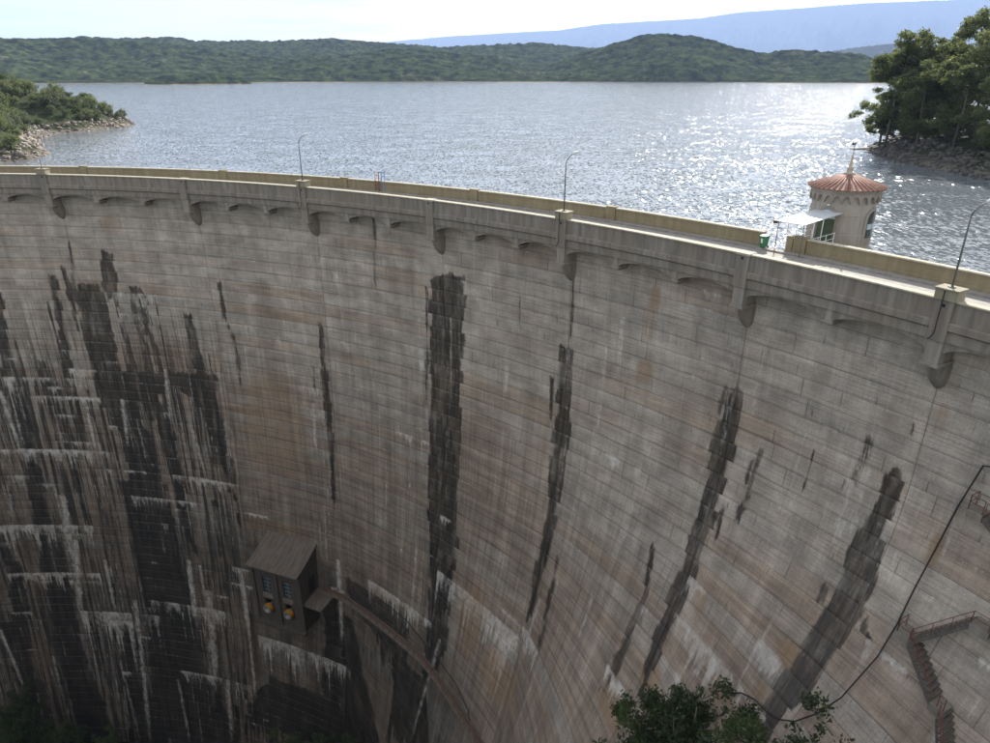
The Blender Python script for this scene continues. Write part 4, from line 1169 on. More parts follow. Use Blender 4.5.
def curved_panel(a0, w, z0, z1, rad, arch=False, n=12, thick=.05):
    """panel following the drum, width w, optional round head"""
    vs = []; fs = []
    for i in range(n+1):
        s = -1+2*i/n; aa = a0+s*(w/2)/RB
        zt = z1+(math.sqrt(max(0, 1-s*s))*w/2 if arch else 0)
        for r, z in ((rad, z0), (rad+thick, z0), (rad+thick, zt), (rad, zt)): vs.append((TC.x+r*math.cos(aa), TC.y+r*math.sin(aa), z))
    for i in range(n):
        for j in range(4): fs.append([i*4+j, (i+1)*4+j, (i+1)*4+(j+1) % 4, i*4+(j+1) % 4])
    fs += [[0, 1, 2, 3], [n*4+3, n*4+2, n*4+1, n*4]]
    mb = MB(); mb.add(vs, fs); return mb
win_a = door_a+math.radians(91)
for nm, a0 in (('door', door_a), ('window', win_a), ('window', door_a-math.radians(92))):
    surround = tp(curved_panel(a0, 1.75, -1.2, .98, RB-.02, True, 14, .12).build('arch_surround', M['band']))
    if nm == 'door':
        dr = tp(curved_panel(a0, 1.32, -1.2, .90, RB+.10, False, 8, .05).build('door', M['door']))
        for s in (-.5, 0, .5):
            o = curved_panel(a0+s*1.1/RB, .07, -1.15, .86, RB+.15, False, 2, .02).build('door_batten', M['door']); adopt(o, dr)
        lu = tp(curved_panel(a0, 1.32, .94, .96, RB+.10, True, 12, .04).build('lunette', M['pale_glass']))
        for s in (-.35, 0, .35):
            o = curved_panel(a0+s/RB, .05, .96, 1.40+.15*(s == 0), RB+.14, False, 2, .02).build('glazing_bar', M['white']); adopt(o, lu)
    else:
        w_ = tp(curved_panel(a0, 1.2, -.6, .95, RB+.10, True, 12, .04).build('window', M['glass']))
        o = curved_panel(a0, 1.2, .1, .55, RB+.14, False, 4, .02).build('white_pane', M['pale_glass']); adopt(o, w_)
        o = curved_panel(a0, .06, -.6, 1.5, RB+.145, False, 2, .03).build('glazing_bar', M['band']); adopt(o, w_)
lp = TC+Vector((math.cos(door_a), math.sin(door_a), 0))*(RB+.16)
mb = MB(); mb.box((lp.x, lp.y, 2.02), (.16, .16, .12)); tp(mb.build('wall_lamp', M['lamp']))

# footbridge and its sheet roof
bd = Vector((-math.cos(door_a), -math.sin(door_a), 0))     # from dam towards tower
side = Vector((bd.y, -bd.x, 0))
b_end = TC-bd*(RB-.05); b_start = TC-bd*(124.0 and (TC-Vector((CENX, CENY, 0))).length-124.75)
L = (b_end-b_start).length
fb = empty('footbridge', (b_start.x, b_start.y, -1.2), 'short railed footbridge from the crest to the tower', 'footbridge')
def fbp(o): return adopt(o, fb)
W2 = .95
def bp(s, w, z): q = b_start+bd*s+side*w; return (q.x, q.y, z)
mb = MB(); mb.hexa([bp(0,-W2,-1.5), bp(L,-W2,-1.5), bp(L,W2,-1.5), bp(0,W2,-1.5), bp(0,-W2,-1.25), bp(L,-W2,-1.25), bp(L,W2,-1.25), bp(0,W2,-1.25)]); fbp(mb.build('deck', M['road']))
for w in (-W2, W2):
    for k in range(4):
        s = .12+(L-.35)*k/3
        mb = MB(); mb.tube([bp(s, w, -1.25), bp(s, w, -.1)], .03, 6); fbp(mb.build('post', M['white']))
    for z in (-.15, -.6):
        mb = MB(); mb.tube([bp(.1, w, z), bp(L-.2, w, z)], .022, 6); fbp(mb.build('rail', M['white']))
can = empty('canopy', (b_start.x, b_start.y, -1.2), 'white sheet metal canopy over the footbridge to the tower door', 'canopy')
Cw = 1.15
mb = MB(); mb.hexa([bp(-1.5,-Cw,1.22), bp(L+.1,-Cw,1.42), bp(L+.1,Cw,1.42), bp(-1.5,Cw,1.22), bp(-1.5,-Cw,1.28), bp(L+.1,-Cw,1.48), bp(L+.1,Cw,1.48), bp(-1.5,Cw,1.28)]); adopt(mb.build('sheet', M['sheet']), can)
for k in range(9):
    w = -Cw+.12+(2*Cw-.24)*k/8
    mb = MB(); mb.tube([bp(-1.5, w, 1.29), bp(L+.1, w, 1.49)], .025, 5); adopt(mb.build('sheet_rib', M['sheet']), can)
for w in (-1.05, 1.05):
    for s, zt in ((-1.35, 1.22), (.2, 1.30), (1.6, 1.36)):
        mb = MB(); mb.tube([bp(s, w, -1.3), bp(s, w, zt)], .035, 6); adopt(mb.build('post', M['white'] if s > 0 else M['metal']), can)
mb = MB(); q = bp(-1.5, -Cw-.1, 1.16); mb.box(q, (.28, .28, .22)); adopt(mb.build('floodlight', M['black']), can)

# ------------------------------------------------------------------ valve house on the lower wall
hc, hrz = polar_frame(21.3, 112.0, -64.2)
house = empty('valve_house', hc, 'small stained valve house with two yellow valves built onto the wall', 'house', None, hrz)
hw, hd = 4.15, 5.6          # half width, depth into the wall
zf, zb_ = 10.4, 13.1        # wall top front / back above base
def frame_wall():
    mb = MB()
    # front wall built round two windows and two valve openings
    cols = [-hw, -2.55, -1.05, 1.05, 2.55, hw]
    rows = [0, 2.0, 4.4, 5.6, 8.6, zf]
    for i in range(5):
        for j in range(5):
            if i in (1, 3) and j in (1, 3): continue
            mb.box(((cols[i]+cols[i+1])/2, .2, (rows[j]+rows[j+1])/2), (cols[i+1]-cols[i], .4, rows[j+1]-rows[j]))
    return mb
front = frame_wall().build('front_wall', M['dirty'], house)
for s in (-1, 1):
    mb = MB(); x = s*(hw-.2)
    mb.hexa([(x-.2,.4,0),(x+.2,.4,0),(x+.2,hd,0),(x-.2,hd,0),(x-.2,.4,zf),(x+.2,.4,zf),(x+.2,hd,zb_),(x-.2,hd,zb_)]); mb.build('side_wall', M['dirty'], house)
    mb = MB(); mb.box((s*hw*.985, -.10, zf/2-.4), (.5, .24, zf-.8)); mb.build('corner_pier', M['dirty'], house)
mb = MB(); mb.box((0, -.10, zf/2-.4), (.55, .24, zf-.8)); mb.build('corner_pier', M['dirty'], house)
mb = MB(); mb.box((0, 2.6, 1.7), (2*hw-.8, 4.2, .3)); mb.build('floor_slab', M['dirty'], house)
mb = MB()
o1 = -.85
nrow = 6
pr = []
for i in range(nrow+1):
    f = i/nrow; y = o1+(hd-o1)*f; z = zf+.05+(zb_-zf)*(f**1.25); pr.append((y, z))
vs = []; fs = []
for (y, z) in pr:
    vs += [(-hw-.25, y, z), (hw+.25, y, z), (hw+.25, y, z+.22), (-hw-.25, y, z+.22)]
for i in range(nrow):
    for j in range(4): fs.append([i*4+j, (i+1)*4+j, (i+1)*4+(j+1) % 4, i*4+(j+1) % 4])
fs += [[0, 1, 2, 3], [nrow*4+3, nrow*4+2, nrow*4+1, nrow*4]]
mb.add(vs, fs); mb.build('roof', M['dirtyroof'], house)
for x in (-3.4, -1.3, .8, 2.9):
    mb = MB(); mb.hexa([(x-.12,-.75,zf-.05),(x+.12,-.75,zf-.05),(x+.12,0,zf-.9),(x-.12,0,zf-.9),(x-.12,-.75,zf+.05),(x+.12,-.75,zf+.05),(x+.12,0,zf+.05),(x-.12,0,zf+.05)]); mb.build('roof_bracket', M['dirtyroof'], house)
for x in (-1.8, 1.8):
    mb = MB(); mb.box((x, .30, 7.1), (1.5, .06, 3.0)); w_ = mb.build('window', M['glass'], house)
    for k in range(4):
        mb = MB(); mb.box((x, .24, 6.0+.7*k), (1.5, .05, .10)); mb.build('glazing_bar', M['valve'], w_)
    mb = MB(); mb.box((x, .24, 7.1), (.09, .05, 3.0)); mb.build('glazing_bar', M['valve'], w_)
    mb = MB(); mb.box((x, -.04, 5.2), (1.75, .18, .75)); mb.build('window_sill', M['ledge'], house)
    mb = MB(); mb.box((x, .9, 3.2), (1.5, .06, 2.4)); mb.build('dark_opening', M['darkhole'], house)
    # hollow-jet valve: steel drum with a yellow hood
    mb = MB()
    n = 18; vs = []; fs = []
    for (rr_, y) in ((.40, .9), (.40, -.2), (.66, -.3), (.66, -.80), (.55, -.80), (.42, -.5), (0.02, -.45)):
        for k in range(n):
            a = 2*math.pi*k/n; vs.append((x+rr_*math.cos(a), y, 3.1+rr_*math.sin(a)))
    for i in range(6):
        for k in range(n): fs.append([i*n+k, i*n+(k+1) % n, (i+1)*n+(k+1) % n, (i+1)*n+k])
    mb.add(vs, fs); vv = mb.build('valve', M['valve'], house, smooth=True)
    vs = []; fs = []
    for (rr_, y) in ((.68, -.10), (.73, -.12), (.73, -.85), (.68, -.85)):
        for k in range(n+1):
            a = math.pi*(-.18+.95*k/n); vs.append((x+rr_*math.cos(a), y, 3.1+rr_*math.sin(a)))
    for i in range(4):
        for k in range(n):
            i2 = (i+1) % 4; fs.append([i*(n+1)+k, i*(n+1)+k+1, i2*(n+1)+k+1, i2*(n+1)+k])
    mb = MB(); mb.add(vs, fs); mb.build('hood', M['yellow'], vv, smooth=False)
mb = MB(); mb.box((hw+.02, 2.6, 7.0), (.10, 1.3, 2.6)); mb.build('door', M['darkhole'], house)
mb = MB(); mb.box((0, -.35, .1), (2*hw+.6, .9, .5)); mb.build('sill_ledge', M['dirty'], house)

# ------------------------------------------------------------------ walkway with rusty rails along the lower wall
walk = empty('service_walkway', P(33, 114, -58.6), 'narrow concrete service walkway with rusty railing along the lower wall', 'walkway')
def wp(o): return adopt(o, walk)
ZW = -58.55
def deck_sweep(ta, tb, a, b, z0, z1, step=.5):
    n = int((tb-ta)/step)+1; vs = []; fs = []
    for i in range(n+1):
        th = ta+(tb-ta)*i/n; r = float(wall_r(th, ZW))
        for rr_, z in ((r-a, z1), (r-b, z1), (r-b, z0), (r-a, z0)): vs.append(P(th, rr_, z))
    for i in range(n):
        for j in range(4): fs.append([i*4+j, (i+1)*4+j, (i+1)*4+(j+1) % 4, i*4+(j+1) % 4])
    fs += [[0, 1, 2, 3], [n*4+3, n*4+2, n*4+1, n*4]]
    mb = MB(); mb.add(vs, fs); return mb
t = 23.6
while t < 47:
    wp(deck_sweep(t+.02, min(t+1.95, 47), -.3, 1.05, ZW-.28, ZW).build('deck_slab', M['ledge'])); t += 1.97
for k in range(34):
    th = 24.2+k*.68; r = float(wall_r(th, ZW))-.98
    mb = MB(); mb.tube([P(th, r, ZW), P(th, r, ZW+1.0)], .035, 5); wp(mb.build('rail_post', M['rust']))
for dr_, zz in ((.98, 1.0), (.98, .55)):
    mb = MB(); mb.tube([P(th, float(wall_r(th, ZW))-dr_, ZW+zz) for th in np.arange(23.7, 47, .5)], .038, 5); wp(mb.build('rail', M['rust']))
pp = empty('rusty_pipe', P(30, 115, ZW), 'rust red pipe lying along the service walkway', 'pipe')
mb = MB(); mb.tube([P(th, float(wall_r(th, ZW))-.42, ZW+.16) for th in np.arange(23.9, 46.8, .4)], .09, 8); adopt(mb.build('pipe_run', M['rust'], smooth=True), pp)
for th in np.arange(25, 46, 2.6):
    mb = MB(); mb.tube([P(th, float(wall_r(th, ZW))-.42, ZW+.16), P(th+.06, float(wall_r(th, ZW))-.42, ZW+.16)], .13, 8); adopt(mb.build('flange', M['rust']), pp)
# landing slab with bracket walls beside the house
land = empty('landing_platform', P(24.2, 114.5, -60), 'concrete landing slab beside the valve house door', 'platform')
mb = MB(); mb.hexa([P(23.25,112.4,-59.5),P(25.0,112.4,-59.5),P(25.0,117,-59.1),P(23.25,117,-59.1),P(23.25,112.4,-59.15),P(25.0,112.4,-59.15),P(25.0,117,-58.75),P(23.25,117,-58.75)]); adopt(mb.build('slab', M['dirtyroof']), land)
for th in (23.45, 24.8):
    mb = MB(); t0 = th-.08; t1 = th+.08
    mb.hexa([P(t0,115.4,-63),P(t1,115.4,-63),P(t1,117,-63),P(t0,117,-63),P(t0,112.7,-59.5),P(t1,112.7,-59.5),P(t1,117,-59.15),P(t0,117,-59.15)]); adopt(mb.build('bracket', M['dirty']), land)

# ------------------------------------------------------------------ zigzag stairs on the right of the wall
st = empty('access_stairs', P(60.5, 115, -24), 'zigzag concrete stairs with red railings climbing the right of the dam', 'stairs')
def sp(o): return adopt(o, st)
def wr(th, z): return float(wall_r(th, z))
def flight(a, b, n, w, rail=True):
    (t0, z0), (t1, z1) = a, b
    dt = (t1-t0)/n
    for i in range(n):
        f = (i+.5)/n; th = t0+(t1-t0)*f; z = z0+(z1-z0)*f
        r = wr(th, z)
        mb = MB(); mb.pbox(th, r-w, r+.25, abs(dt)*DEG*.95, z-.07, z+.05); sp(mb.build('tread', M['tread']))
    for off in (w-.05,):
        vs = []
        for (t_, z_) in (a, b):
            r = wr(t_, z_)
            vs.append([P(t_, r-off-.08, z_-.38), P(t_, r-off+.08, z_-.38), P(t_, r-off+.08, z_-.06), P(t_, r-off-.08, z_-.06)])
        mb = MB(); mb.hexa([vs[0][0], vs[0][1], vs[1][1], vs[1][0], vs[0][3], vs[0][2], vs[1][2], vs[1][3]]); sp(mb.build('stringer', M['tread']))
    if rail:
        for k in range(4):
            f = k/3; th = t0+(t1-t0)*f; z = z0+(z1-z0)*f; r = wr(th, z)-w+.04
            mb = MB(); mb.tube([P(th, r, z), P(th, r, z+.95)], .022, 5); sp(mb.build('rail_post', M['red']))
        for h in (.5, .95):
            pts = []
            for k in range(5):
                f = k/4; th = t0+(t1-t0)*f; z = z0+(z1-z0)*f; pts.append(P(th, wr(th, z)-w+.04, z+h))
            mb = MB(); mb.tube(pts, .024, 5); sp(mb.build('rail', M['red']))
def landing(th, z, w, ln, rails=()):
    r = wr(th, z)
    mb = MB(); mb.pbox(th, r-w, r+.3, ln, z-.55, z); sp(mb.build('landing', M['stair'], bevel=.02))
    for (da, db) in rails:
        pa, pb = P(th+da[0]/DEG, r-da[1], z), P(th+db[0]/DEG, r-db[1], z)
        for q in (pa, pb):
            mb = MB(); mb.tube([q, (q[0], q[1], z+.95)], .028, 5); sp(mb.build('rail_post', M['red']))
        for h in (.5, .95):
            mb = MB(); mb.tube([(pa[0], pa[1], z+h), (pb[0], pb[1], z+h)], .026, 5); sp(mb.build('rail', M['red']))
landing(59.85, -12.3, 1.0, .9, [((-.4, .95), (.4, .95)), ((-.4, .95), (-.4, .1))])
flight((60.1, -12.35), (62.9, -15.6), 17, 1.0)
landing(63.2, -15.6, 1.1, 1.1)
flight((62.9, -15.65), (61.45, -18.5), 14, 1.0)
landing(61.15, -18.5, 1.15, 1.1, [((-.5, 1.1), (.5, 1.1))])
flight((60.9, -18.55), (59.75, -21.3), 12, 1.15)
landing(59.5, -21.35, 1.1, 1.0, [((-.45, 1.05), (-.45, .1)), ((-.45, 1.05), (.4, 1.05))])
flight((59.72, -21.45), (61.05, -23.2), 9, 1.2)
landing(61.25, -23.3, 1.1, .9, [((.0, 1.05), (.4, 1.05))])
flight((61.45, -23.4), (63.2, -27.2), 17, 1.5)

# ------------------------------------------------------------------ black hose hanging down the wall
hose_pts = [(61.2, -8.9, .1), (60.2, -9.2, .12), (59.55, -9.64, .15), (59.25, -12.85, .12), (59.10, -16, .12), (59.02, -19.28, .14), (59.05, -21.5, .14), (59.03, -23.72, .2), (58.76, -26.72, .35),
            (58.4, -28.2, .5), (57.91, -29.42, .5), (57.4, -30.1, .4), (56.85, -30.46, .3), (56.2, -30.6, .2), (55.6, -31.0, .2), (54.96, -31.97, .15)]
mb = MB(); mb.tube([P(a, wr(a, z)-o-.05, z) for a, z, o in hose_pts], .055, 6)
tag(mb.build('hose', M['black'], smooth=True), 'long black hose hanging in a loop down the right of the wall', 'hose')
mb = MB(); mb.tube([P(a, wr(a, ZW+zo)-.06, ZW+zo) for a, zo in ((29, 3.2), (30.5, 3.0), (32, 2.9), (34, 1.9), (36, 1.6), (38, 1.4), (39.5, .6), (40.4, -.6), (41, -1.6))], .05, 5)
tag(mb.build('cable', M['black'], smooth=True), 'thin dark cable sagging along the wall above the service walkway', 'cable')

# ------------------------------------------------------------------ vegetation
def leaf_mat(name, dark, light):
    t = NT(name)
    p = t.pos()
    oi = t.n('ShaderNodeObjectInfo')
    n = t.noise(p, 0.55, 4, 0.6); f = t.noise(p, 5.0, 2)
    k = t.math('ADD', t.math('MULTIPLY', n, .6), t.math('ADD', t.math('MULTIPLY', f, .35), t.math('MULTIPLY', oi.outputs['Random'], .35)))
    c = t.mix(t.ramp(k, .40, .88), dark, light)
    t.put(t.b.inputs['Base Color'], c); t.b.inputs['Roughness'].default_value = .62
    tr = t.n('ShaderNodeBsdfTranslucent'); t.put(tr.inputs['Color'], t.mix(.4, c, (0.15, 0.18, 0.04)))
    mx = t.n('ShaderNodeMixShader'); mx.inputs[0].default_value = .48
    t.t.links.new(t.b.outputs[0], mx.inputs[1]); t.t.links.new(tr.outputs[0], mx.inputs[2]); t.t.links.new(mx.outputs[0], t.out.inputs['Surface'])
    return t.m
M['euc'] = leaf_mat('eucalyptus_leaves', (0.070, 0.090, 0.032), (0.180, 0.200, 0.075))
M['bush'] = leaf_mat('scrub_leaves', (0.055, 0.075, 0.034), (0.150, 0.175, 0.072))
M['greybush'] = leaf_mat('grey_scrub_leaves', (0.060, 0.072, 0.048), (0.135, 0.150, 0.095))
M['near'] = leaf_mat('near_tree_leaves', (0.035, 0.055, 0.020), (0.090, 0.125, 0.045))
M['bark'] = simple('bark', (0.10, 0.085, 0.065), 0.9, 0, .35, 4.0, (0.22, 0.19, 0.15))

def leaves_np(centers, radii, per, size, rs, flat=.75, shell=.55):
    """leaf quads spread through ellipsoid clumps"""
    vs = []
    for c, r in zip(centers, radii):
        n = max(4, int(per*(r**2)))
        d = rs.normal(size=(n, 3)); d /= np.linalg.norm(d, axis=1)[:, None]
        rad = r*(shell+(1-shell)*rs.rand(n))*(.85+.3*rs.rand(n))
        p = c+d*rad[:, None]*np.array([1, 1, flat])
        a = rs.normal(size=(n, 3))+d*.6; a /= np.linalg.norm(a, axis=1)[:, None]
        b = np.cross(a, rs.normal(size=(n, 3))); b /= np.maximum(np.linalg.norm(b, axis=1), 1e-6)[:, None]
        s1 = size*(.6+.8*rs.rand(n))[:, None]; s2 = s1*(.45+.3*rs.rand(n))[:, None]
        u = np.cross(a, b)
        vs.append(np.stack([p-b*s1, p+u*s2, p+b*s1, p-u*s2], 1).reshape(-1, 3))
    v = np.concatenate(vs); f = np.arange(len(v)).reshape(-1, 4)
    return v, f

def tree_meshes(kind, seed):
    rs = np.random.RandomState(seed); rn = random.Random(seed)
    mb = MB(); C = []; Rr = []
    if kind == 'euc':            # tall open eucalyptus, ~24 m
        H = 24.0; lean = Vector((rn.uniform(-.08, .08), rn.uniform(-.08, .08), 1))
        nst = rn.choice([1, 2, 2])
        for s in range(nst):
            b = Vector((rn.uniform(-.5, .5), rn.uniform(-.5, .5), 0)); l2 = lean+Vector((rn.uniform(-.22, .22), rn.uniform(-.22, .22), 0))*(s > 0)
            hh = H*(1 if s == 0 else rn.uniform(.7, .9))
            pts = [b+l2*(hh*f)+Vector((rn.uniform(-.4, .4), rn.uniform(-.4, .4), 0))*f for f in (0, .15, .3, .5, .7, .88)]
            mb.tube(pts, [.42, .36, .30, .22, .14, .06], 7)
            for k in range(22):
                f = rn.uniform(.14, .97); i = int(f*5); base = b+l2*(hh*min(f, .86)*.98)
                az = rn.uniform(0, 6.28); ln = H*(.15+.15*rn.random())*(1.15-.55*abs(f-.5))
                tip = base+Vector((math.cos(az)*ln, math.sin(az)*ln, ln*rn.uniform(.05, .75)))
                mb.tube([base, base.lerp(tip, .5)+Vector((0, 0, ln*.06)), tip], [.11, .07, .03], 5)
                for j in range(rn.randint(4, 6)):
                    q = base.lerp(tip, rn.uniform(.5, 1.12))+Vector((rn.uniform(-1.5, 1.5), rn.uniform(-1.5, 1.5), rn.uniform(-1.3, 1.3)))
                    C.append(np.array(q)); Rr.append(rn.uniform(.85, 1.9))
        v, f = leaves_np(C, Rr, 85, .24, rs, .7, .25)
        return mb, v, f
    if kind == 'bush':           # low dense tree, ~5 m
        for s in range(rn.randint(2, 4)):
            a = rn.uniform(0, 6.28); tip = Vector((math.cos(a)*1.3, math.sin(a)*1.3, rn.uniform(2.2, 3.4)))
            mb.tube([(0, 0, -.6), tip*.5, tip], [.16, .11, .05], 5)
        for k in range(22):
            d = rs.normal(size=3); d /= np.linalg.norm(d); q = np.array([0, 0, 2.3])+d*np.array([2.0, 2.0, 1.8])*rs.uniform(.25, 1.0)
            q[2] = max(q[2], .4); C.append(q); Rr.append(rs.uniform(.6, 1.15))
        v, f = leaves_np(C, Rr, 58, .19, rs, .8, .5)
        return mb, v, f
    if kind == 'near':           # slender broadleaf seen from above, ~12 m
        H = 12.0
        for s in range(3):
            l2 = Vector((rn.uniform(-.2, .2), rn.uniform(-.2, .2), 1)); hh = H*(1-.12*s)
            mb.tube([Vector((0, 0, -1)), l2*(hh*.3), l2*(hh*.6), l2*(hh*.9)], [.22, .16, .11, .03], 6)
            for k in range(12):
                f = rn.uniform(.3, .95); base = l2*(hh*f); az = rn.uniform(0, 6.28); ln = rn.uniform(1.2, 2.6)*(1.3-.7*f)
                tip = base+Vector((math.cos(az)*ln, math.sin(az)*ln, ln*rn.uniform(.2, .9)))
                mb.tube([base, tip], [.06, .02], 4)
                for j in range(4):
                    q = base.lerp(tip, rn.uniform(.45, 1.15))+Vector((rn.uniform(-.5, .5), rn.uniform(-.5, .5), rn.uniform(-.4, .6)))
                    C.append(np.array(q)); Rr.append(rn.uniform(.35, .85))
        v, f = leaves_np(C, Rr, 190, .115, rs, .8, .25)
        return mb, v, f

def proto(kind, seed, leafmat):
    mb, v, f = tree_meshes(kind, seed)
    me = bpy.data.meshes.new('trunk'); me.from_pydata(mb.v, [], mb.f); me.materials.append(M['bark']); me.polygons.foreach_set('use_smooth', [True]*len(me.polygons)); me.update()
    tmp = mesh_np('crown', v, f, leafmat); ml = tmp.data; bpy.data.objects.remove(tmp)
    return me, ml
def plant(name, pr, loc, sc, rz, label, cat, group):
    o = empty(name, loc, label, cat, group, rz); o.scale = (sc[0], sc[0], sc[1])
    link(bpy.data.objects.new('trunk', pr[0]), o); link(bpy.data.objects.new('crown', pr[1]), o)
    return o
EUC = [proto('euc', 40+i, M['euc']) for i in range(4)]
BUS = [proto('bush', 60+i, M['greybush'] if i in (1, 4) else M['bush']) for i in range(6)]
NEA = [proto('near', 80+i, M['near']) for i in range(3)]
def gz(x, y): return float(terrain_z(np.array([x]), np.array([y]))[0])

# waterside eucalyptus on the right bank
EL = [((111.5, 211), 0, .80, 'leaning eucalyptus at the tip of the right bank over the water'),
      ((108.5, 203), 1, .98, 'tall eucalyptus just behind the bank tip on the right'),
      ((116, 201), 2, 1.10, 'tallest eucalyptus of the grove on the right bank'),
      ((110.5, 191), 3, .88, 'eucalyptus with visible trunks in the middle of the right grove'),
      ((122, 196), 0, 1.18, 'tall eucalyptus at the back of the right grove'),
      ((112.5, 178), 1, .80, 'dark full eucalyptus close to the right edge'),
      ((120, 184), 3, 1.12, 'high eucalyptus behind the dark one at the right edge'),
      ((113.5, 164), 2, .72, 'lower bushy eucalyptus nearest the dam on the right bank'),
      ((126, 208), 2, 1.02, 'eucalyptus filling the back of the grove above the boat'),
      ((119, 212), 1, .92, 'eucalyptus beside the boat at the back of the bank tip'),
      ((126, 174), 0, 1.0, 'eucalyptus at the right edge half outside the picture')]
EL = [(a_, b_, c_*(1.06 if a_[1] > 186 else .98), d_) for a_, b_, c_, d_ in EL]
for i, ((x, y), k, s, lb) in enumerate(EL):
    plant('eucalyptus_tree', EUC[k], (x, y, gz(x, y)-.3), (s*1.08, s), rnd.uniform(0, 6.28), lb, 'tree', 'eucalyptus grove on the right bank')
for i in range(44):
    for _ in range(60):
        x, y = rnd.uniform(104, 150), rnd.uniform(135, 228)
        d = float(sdist(np.array([x]), np.array([y]), SHORE_R)[0])
        if 6.5 < d < 30: break
    plant('shrub', BUS[i % 6], (x, y, gz(x, y)-.2), (rnd.uniform(.8, 1.5), rnd.uniform(.8, 1.5)), rnd.uniform(0, 6.28), 'low shrub under the eucalyptus grove on the right bank', 'shrub', 'shrubs under the right grove')
# scrub on the left headland
cnt = 0; pts = []
for _ in range(9000):
    x, y = rnd.uniform(-270, -112), rnd.uniform(165, 350)
    if abs(math.degrees(math.atan2(x, y))) > 40: continue
    d = float(sdist(np.array([x]), np.array([y]), SHORE_L)[0])
    if d < 3.8 or d > 80: continue
    mind = 3.2 if d < 32 else 5.0
    if all((x-a)**2+(y-b)**2 > mind**2 for a, b in pts):
        pts.append((x, y)); cnt += 1
        s = rnd.uniform(.9, 1.45)*(.75 if d < 9 else 1)
        kb = rnd.choice([0, 1, 2, 2, 3, 4, 5, 0])
        where = 'on the front spur of the left headland' if y < 212 else ('at the far tip of the left headland' if y > 285 else 'on the slope behind the cove of the left headland')
        look = ('grey green' if kb in (1, 4) else 'mid green') + (' waterside bush' if d < 12 else ' rounded bush')
        plant('headland_bush', BUS[kb], (x, y, gz(x, y)-.3), (s, s*rnd.uniform(.8, 1.25)), rnd.uniform(0, 6.28), look+' '+where, 'bush', look+'es '+where)
    if cnt >= 290: break
# trees in the gorge below the wall
def near_tree(th, r, top, k, lb, grp):
    x, y, _ = P(th, r, 0); g = gz(x, y); s = (top-g)/12.6
    plant('gorge_tree', NEA[k], (x, y, g), (max(s*.95, .8), s), rnd.uniform(0, 6.28), lb, 'tree', grp)
for a in [(54.4, 103, -28.6, 0, 'leftmost leafy tree at the bottom right foot of the wall'),
          (56.2, 103.2, -24.2, 1, 'highest leafy tree at the foot of the wall bottom right'),
          (57.8, 102.4, -23.8, 2, 'leafy tree right of the highest one at the wall foot'),
          (55.3, 101.5, -27.2, 2, 'bushy dark tree in front of the leftmost leafy tree'),
          (59.0, 103, -23.2, 0, 'low leafy tree under the hanging hose loop'),
          (61.0, 103.2, -18.8, 1, 'thin leafy tree below the hose at the wall foot'),
          (62.4, 102.6, -18.6, 2, 'loose leafy tree nearest the stairs at the bottom'),
          (60.2, 101, -22.4, 2, 'dark leafy tree in front of the thin tree below the hose'),
          (61.7, 101.8, -20.4, 1, 'full leafy tree between the hose loop and the stairs'),
          (59.6, 102.2, -22.2, 1, 'full leafy tree in the middle of the wall foot clump'),
          (63.3, 101.5, -20.6, 0, 'low leafy tree in the bottom corner below the stairs')]:
    near_tree(*a, 'trees at the right foot of the wall')
for a in [(-3.2, 106, -80, 0, 'dark tree in the bottom left corner of the gorge'), (0.4, 106, -85.5, 1, 'second dark tree from the bottom left corner'),
          (3.6, 106.5, -88.5, 2, 'low dark tree at the bottom of the black streaks'), (22.4, 107, -79, 1, 'shaded dark tree under the valve house'),
          (26.0, 106.5, -76, 0, 'shaded dark tree right of the one under the valve house'), (29.0, 106, -75.5, 2, 'shaded dark tree furthest right below the walkway')]:
    near_tree(*a, 'shaded trees in the gorge')
for i in range(40):
    th = rnd.uniform(-12, 30); r = rnd.uniform(88, 104); x, y, _ = P(th, r, 0)
    plant('gorge_bush', BUS[i % 6], (x, y, gz(x, y)-.3), (rnd.uniform(1, 1.8),)*2, rnd.uniform(0, 6.28), 'dark bush on the gorge floor below the dam', 'bush', 'bushes on the gorge floor')
for i in range(26):
    th = rnd.uniform(50, 66); r = rnd.uniform(94, 106); x, y, _ = P(th, r, 0)
    plant('slope_bush', BUS[i % 6], (x, y, gz(x, y)-.3), (rnd.uniform(.6, 1.0),)*2, rnd.uniform(0, 6.28), 'small bush on the slope at the right foot of the wall', 'bush', 'bushes on the right slope')

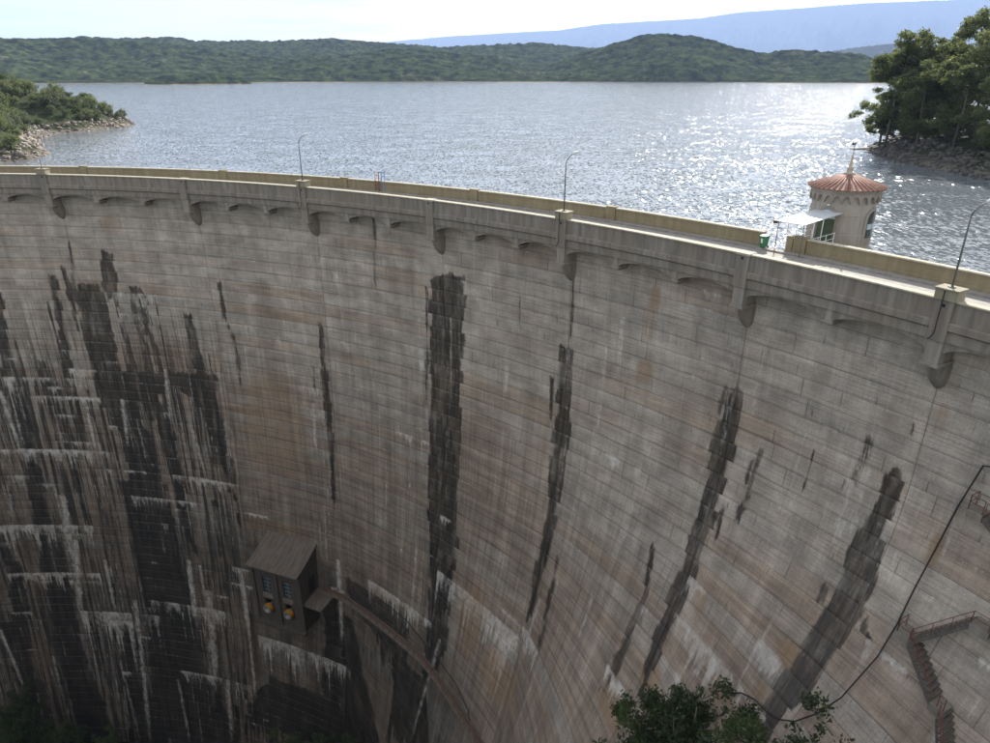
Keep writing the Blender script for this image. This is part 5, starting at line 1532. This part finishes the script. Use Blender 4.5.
# ------------------------------------------------------------------ shore rocks
def rocks(name, mat, label, n, region, poly, dmin, dmax, smin, smax, seed):
    rs = np.random.RandomState(seed); V_ = []; F_ = []; vo = 0
    base = np.array([(-1,-1,-1),(1,-1,-1),(1,1,-1),(-1,1,-1),(-1,-1,1),(1,-1,1),(1,1,1),(-1,1,1)], float)*.6
    quads = np.array([[0,3,2,1],[4,5,6,7],[0,1,5,4],[1,2,6,5],[2,3,7,6],[3,0,4,7]])
    X = rs.uniform(region[0], region[1], n*6); Y = rs.uniform(region[2], region[3], n*6)
    D = sdist(X, Y, poly); ok = (D > dmin) & (D < dmax); X, Y = X[ok][:n], Y[ok][:n]; Zt = terrain_z(X, Y)
    for x, y, z in zip(X, Y, Zt):
        s = rs.uniform(smin, smax)*(1 if rs.rand() < .85 else 1.9)
        b = base*np.array([rs.uniform(.7, 1.6), rs.uniform(.7, 1.4), rs.uniform(.4, .9)])*s+rs.normal(size=(8, 3))*.17*s
        a = rs.uniform(0, 6.28); ca, sa = math.cos(a), math.sin(a); t_ = rs.uniform(-.4, .4)
        R_ = np.array([[ca, -sa, 0], [sa, ca, 0], [0, 0, 1]])@np.array([[1, 0, 0], [0, math.cos(t_), -math.sin(t_)], [0, math.sin(t_), math.cos(t_)]])
        V_.append(b@R_.T+np.array([x, y, z])); F_.append(quads+vo); vo += 8
    o = mesh_np(name, np.concatenate(V_), np.concatenate(F_), mat); tag(o, label, None, kind='stuff')
rocks('shore_rocks', M['rock'], 'pale broken rocks along the left headland shore', 2300, (-215, -112, 150, 345), SHORE_L, -1.2, 5.5, .22, .75, 4)
rocks('bank_rocks', M['darkrock'], 'dark broken rocks on the right bank slope', 1900, (98, 150, 125, 240), SHORE_R, -1.5, 10, .22, .75, 6)

# ------------------------------------------------------------------ boat and dock at the bank tip
dk = empty('floating_dock', (110.5, 216, -9.0), 'small floating dock off the tip of the right bank', 'dock', None, .25)
for i in range(3):
    mb = MB(); mb.box((-4+i*2.6, 0, .12), (2.3, 1.3, .34)); mb.build('float', M['white'], dk)
for i in range(15):
    mb = MB(); mb.box((-4.9+i*.52, 0, .34), (.46, 1.6, .07)); mb.build('plank', M['wood'], dk)
bt = empty('rowing_boat', (116.5, 216, -7.6), 'turquoise boat pulled up on the rocks by the dock', 'boat', None, .35)
n = 14; vs = []; fs = []
for i in range(n+1):
    f = i/n; x = -2.9+5.8*f; w = .95*(1-max(0, (f-.45)/.55)**2.2)*(.8+.2*min(1, f*5)); sh = .12*(2*f-1)**2
    for wv, zv_ in ((-w, .75+sh), (-w*.75, .15), (0, 0), (w*.75, .15), (w, .75+sh)): vs.append((x, wv, zv_))
for i in range(n):
    for j in range(4): fs.append([i*5+j, (i+1)*5+j, (i+1)*5+j+1, i*5+j+1])
fs.append([0, 1, 2, 3, 4])
mb = MB(); mb.add(vs, fs); h_ = mb.build('hull', M['boat'], bt); sm = h_.modifiers.new('thick', 'SOLIDIFY'); sm.thickness = .05
for x in (-1.6, .2):
    mb = MB(); mb.box((x, 0, .48), (.32, 1.5, .05)); mb.build('thwart', M['wood'], bt)
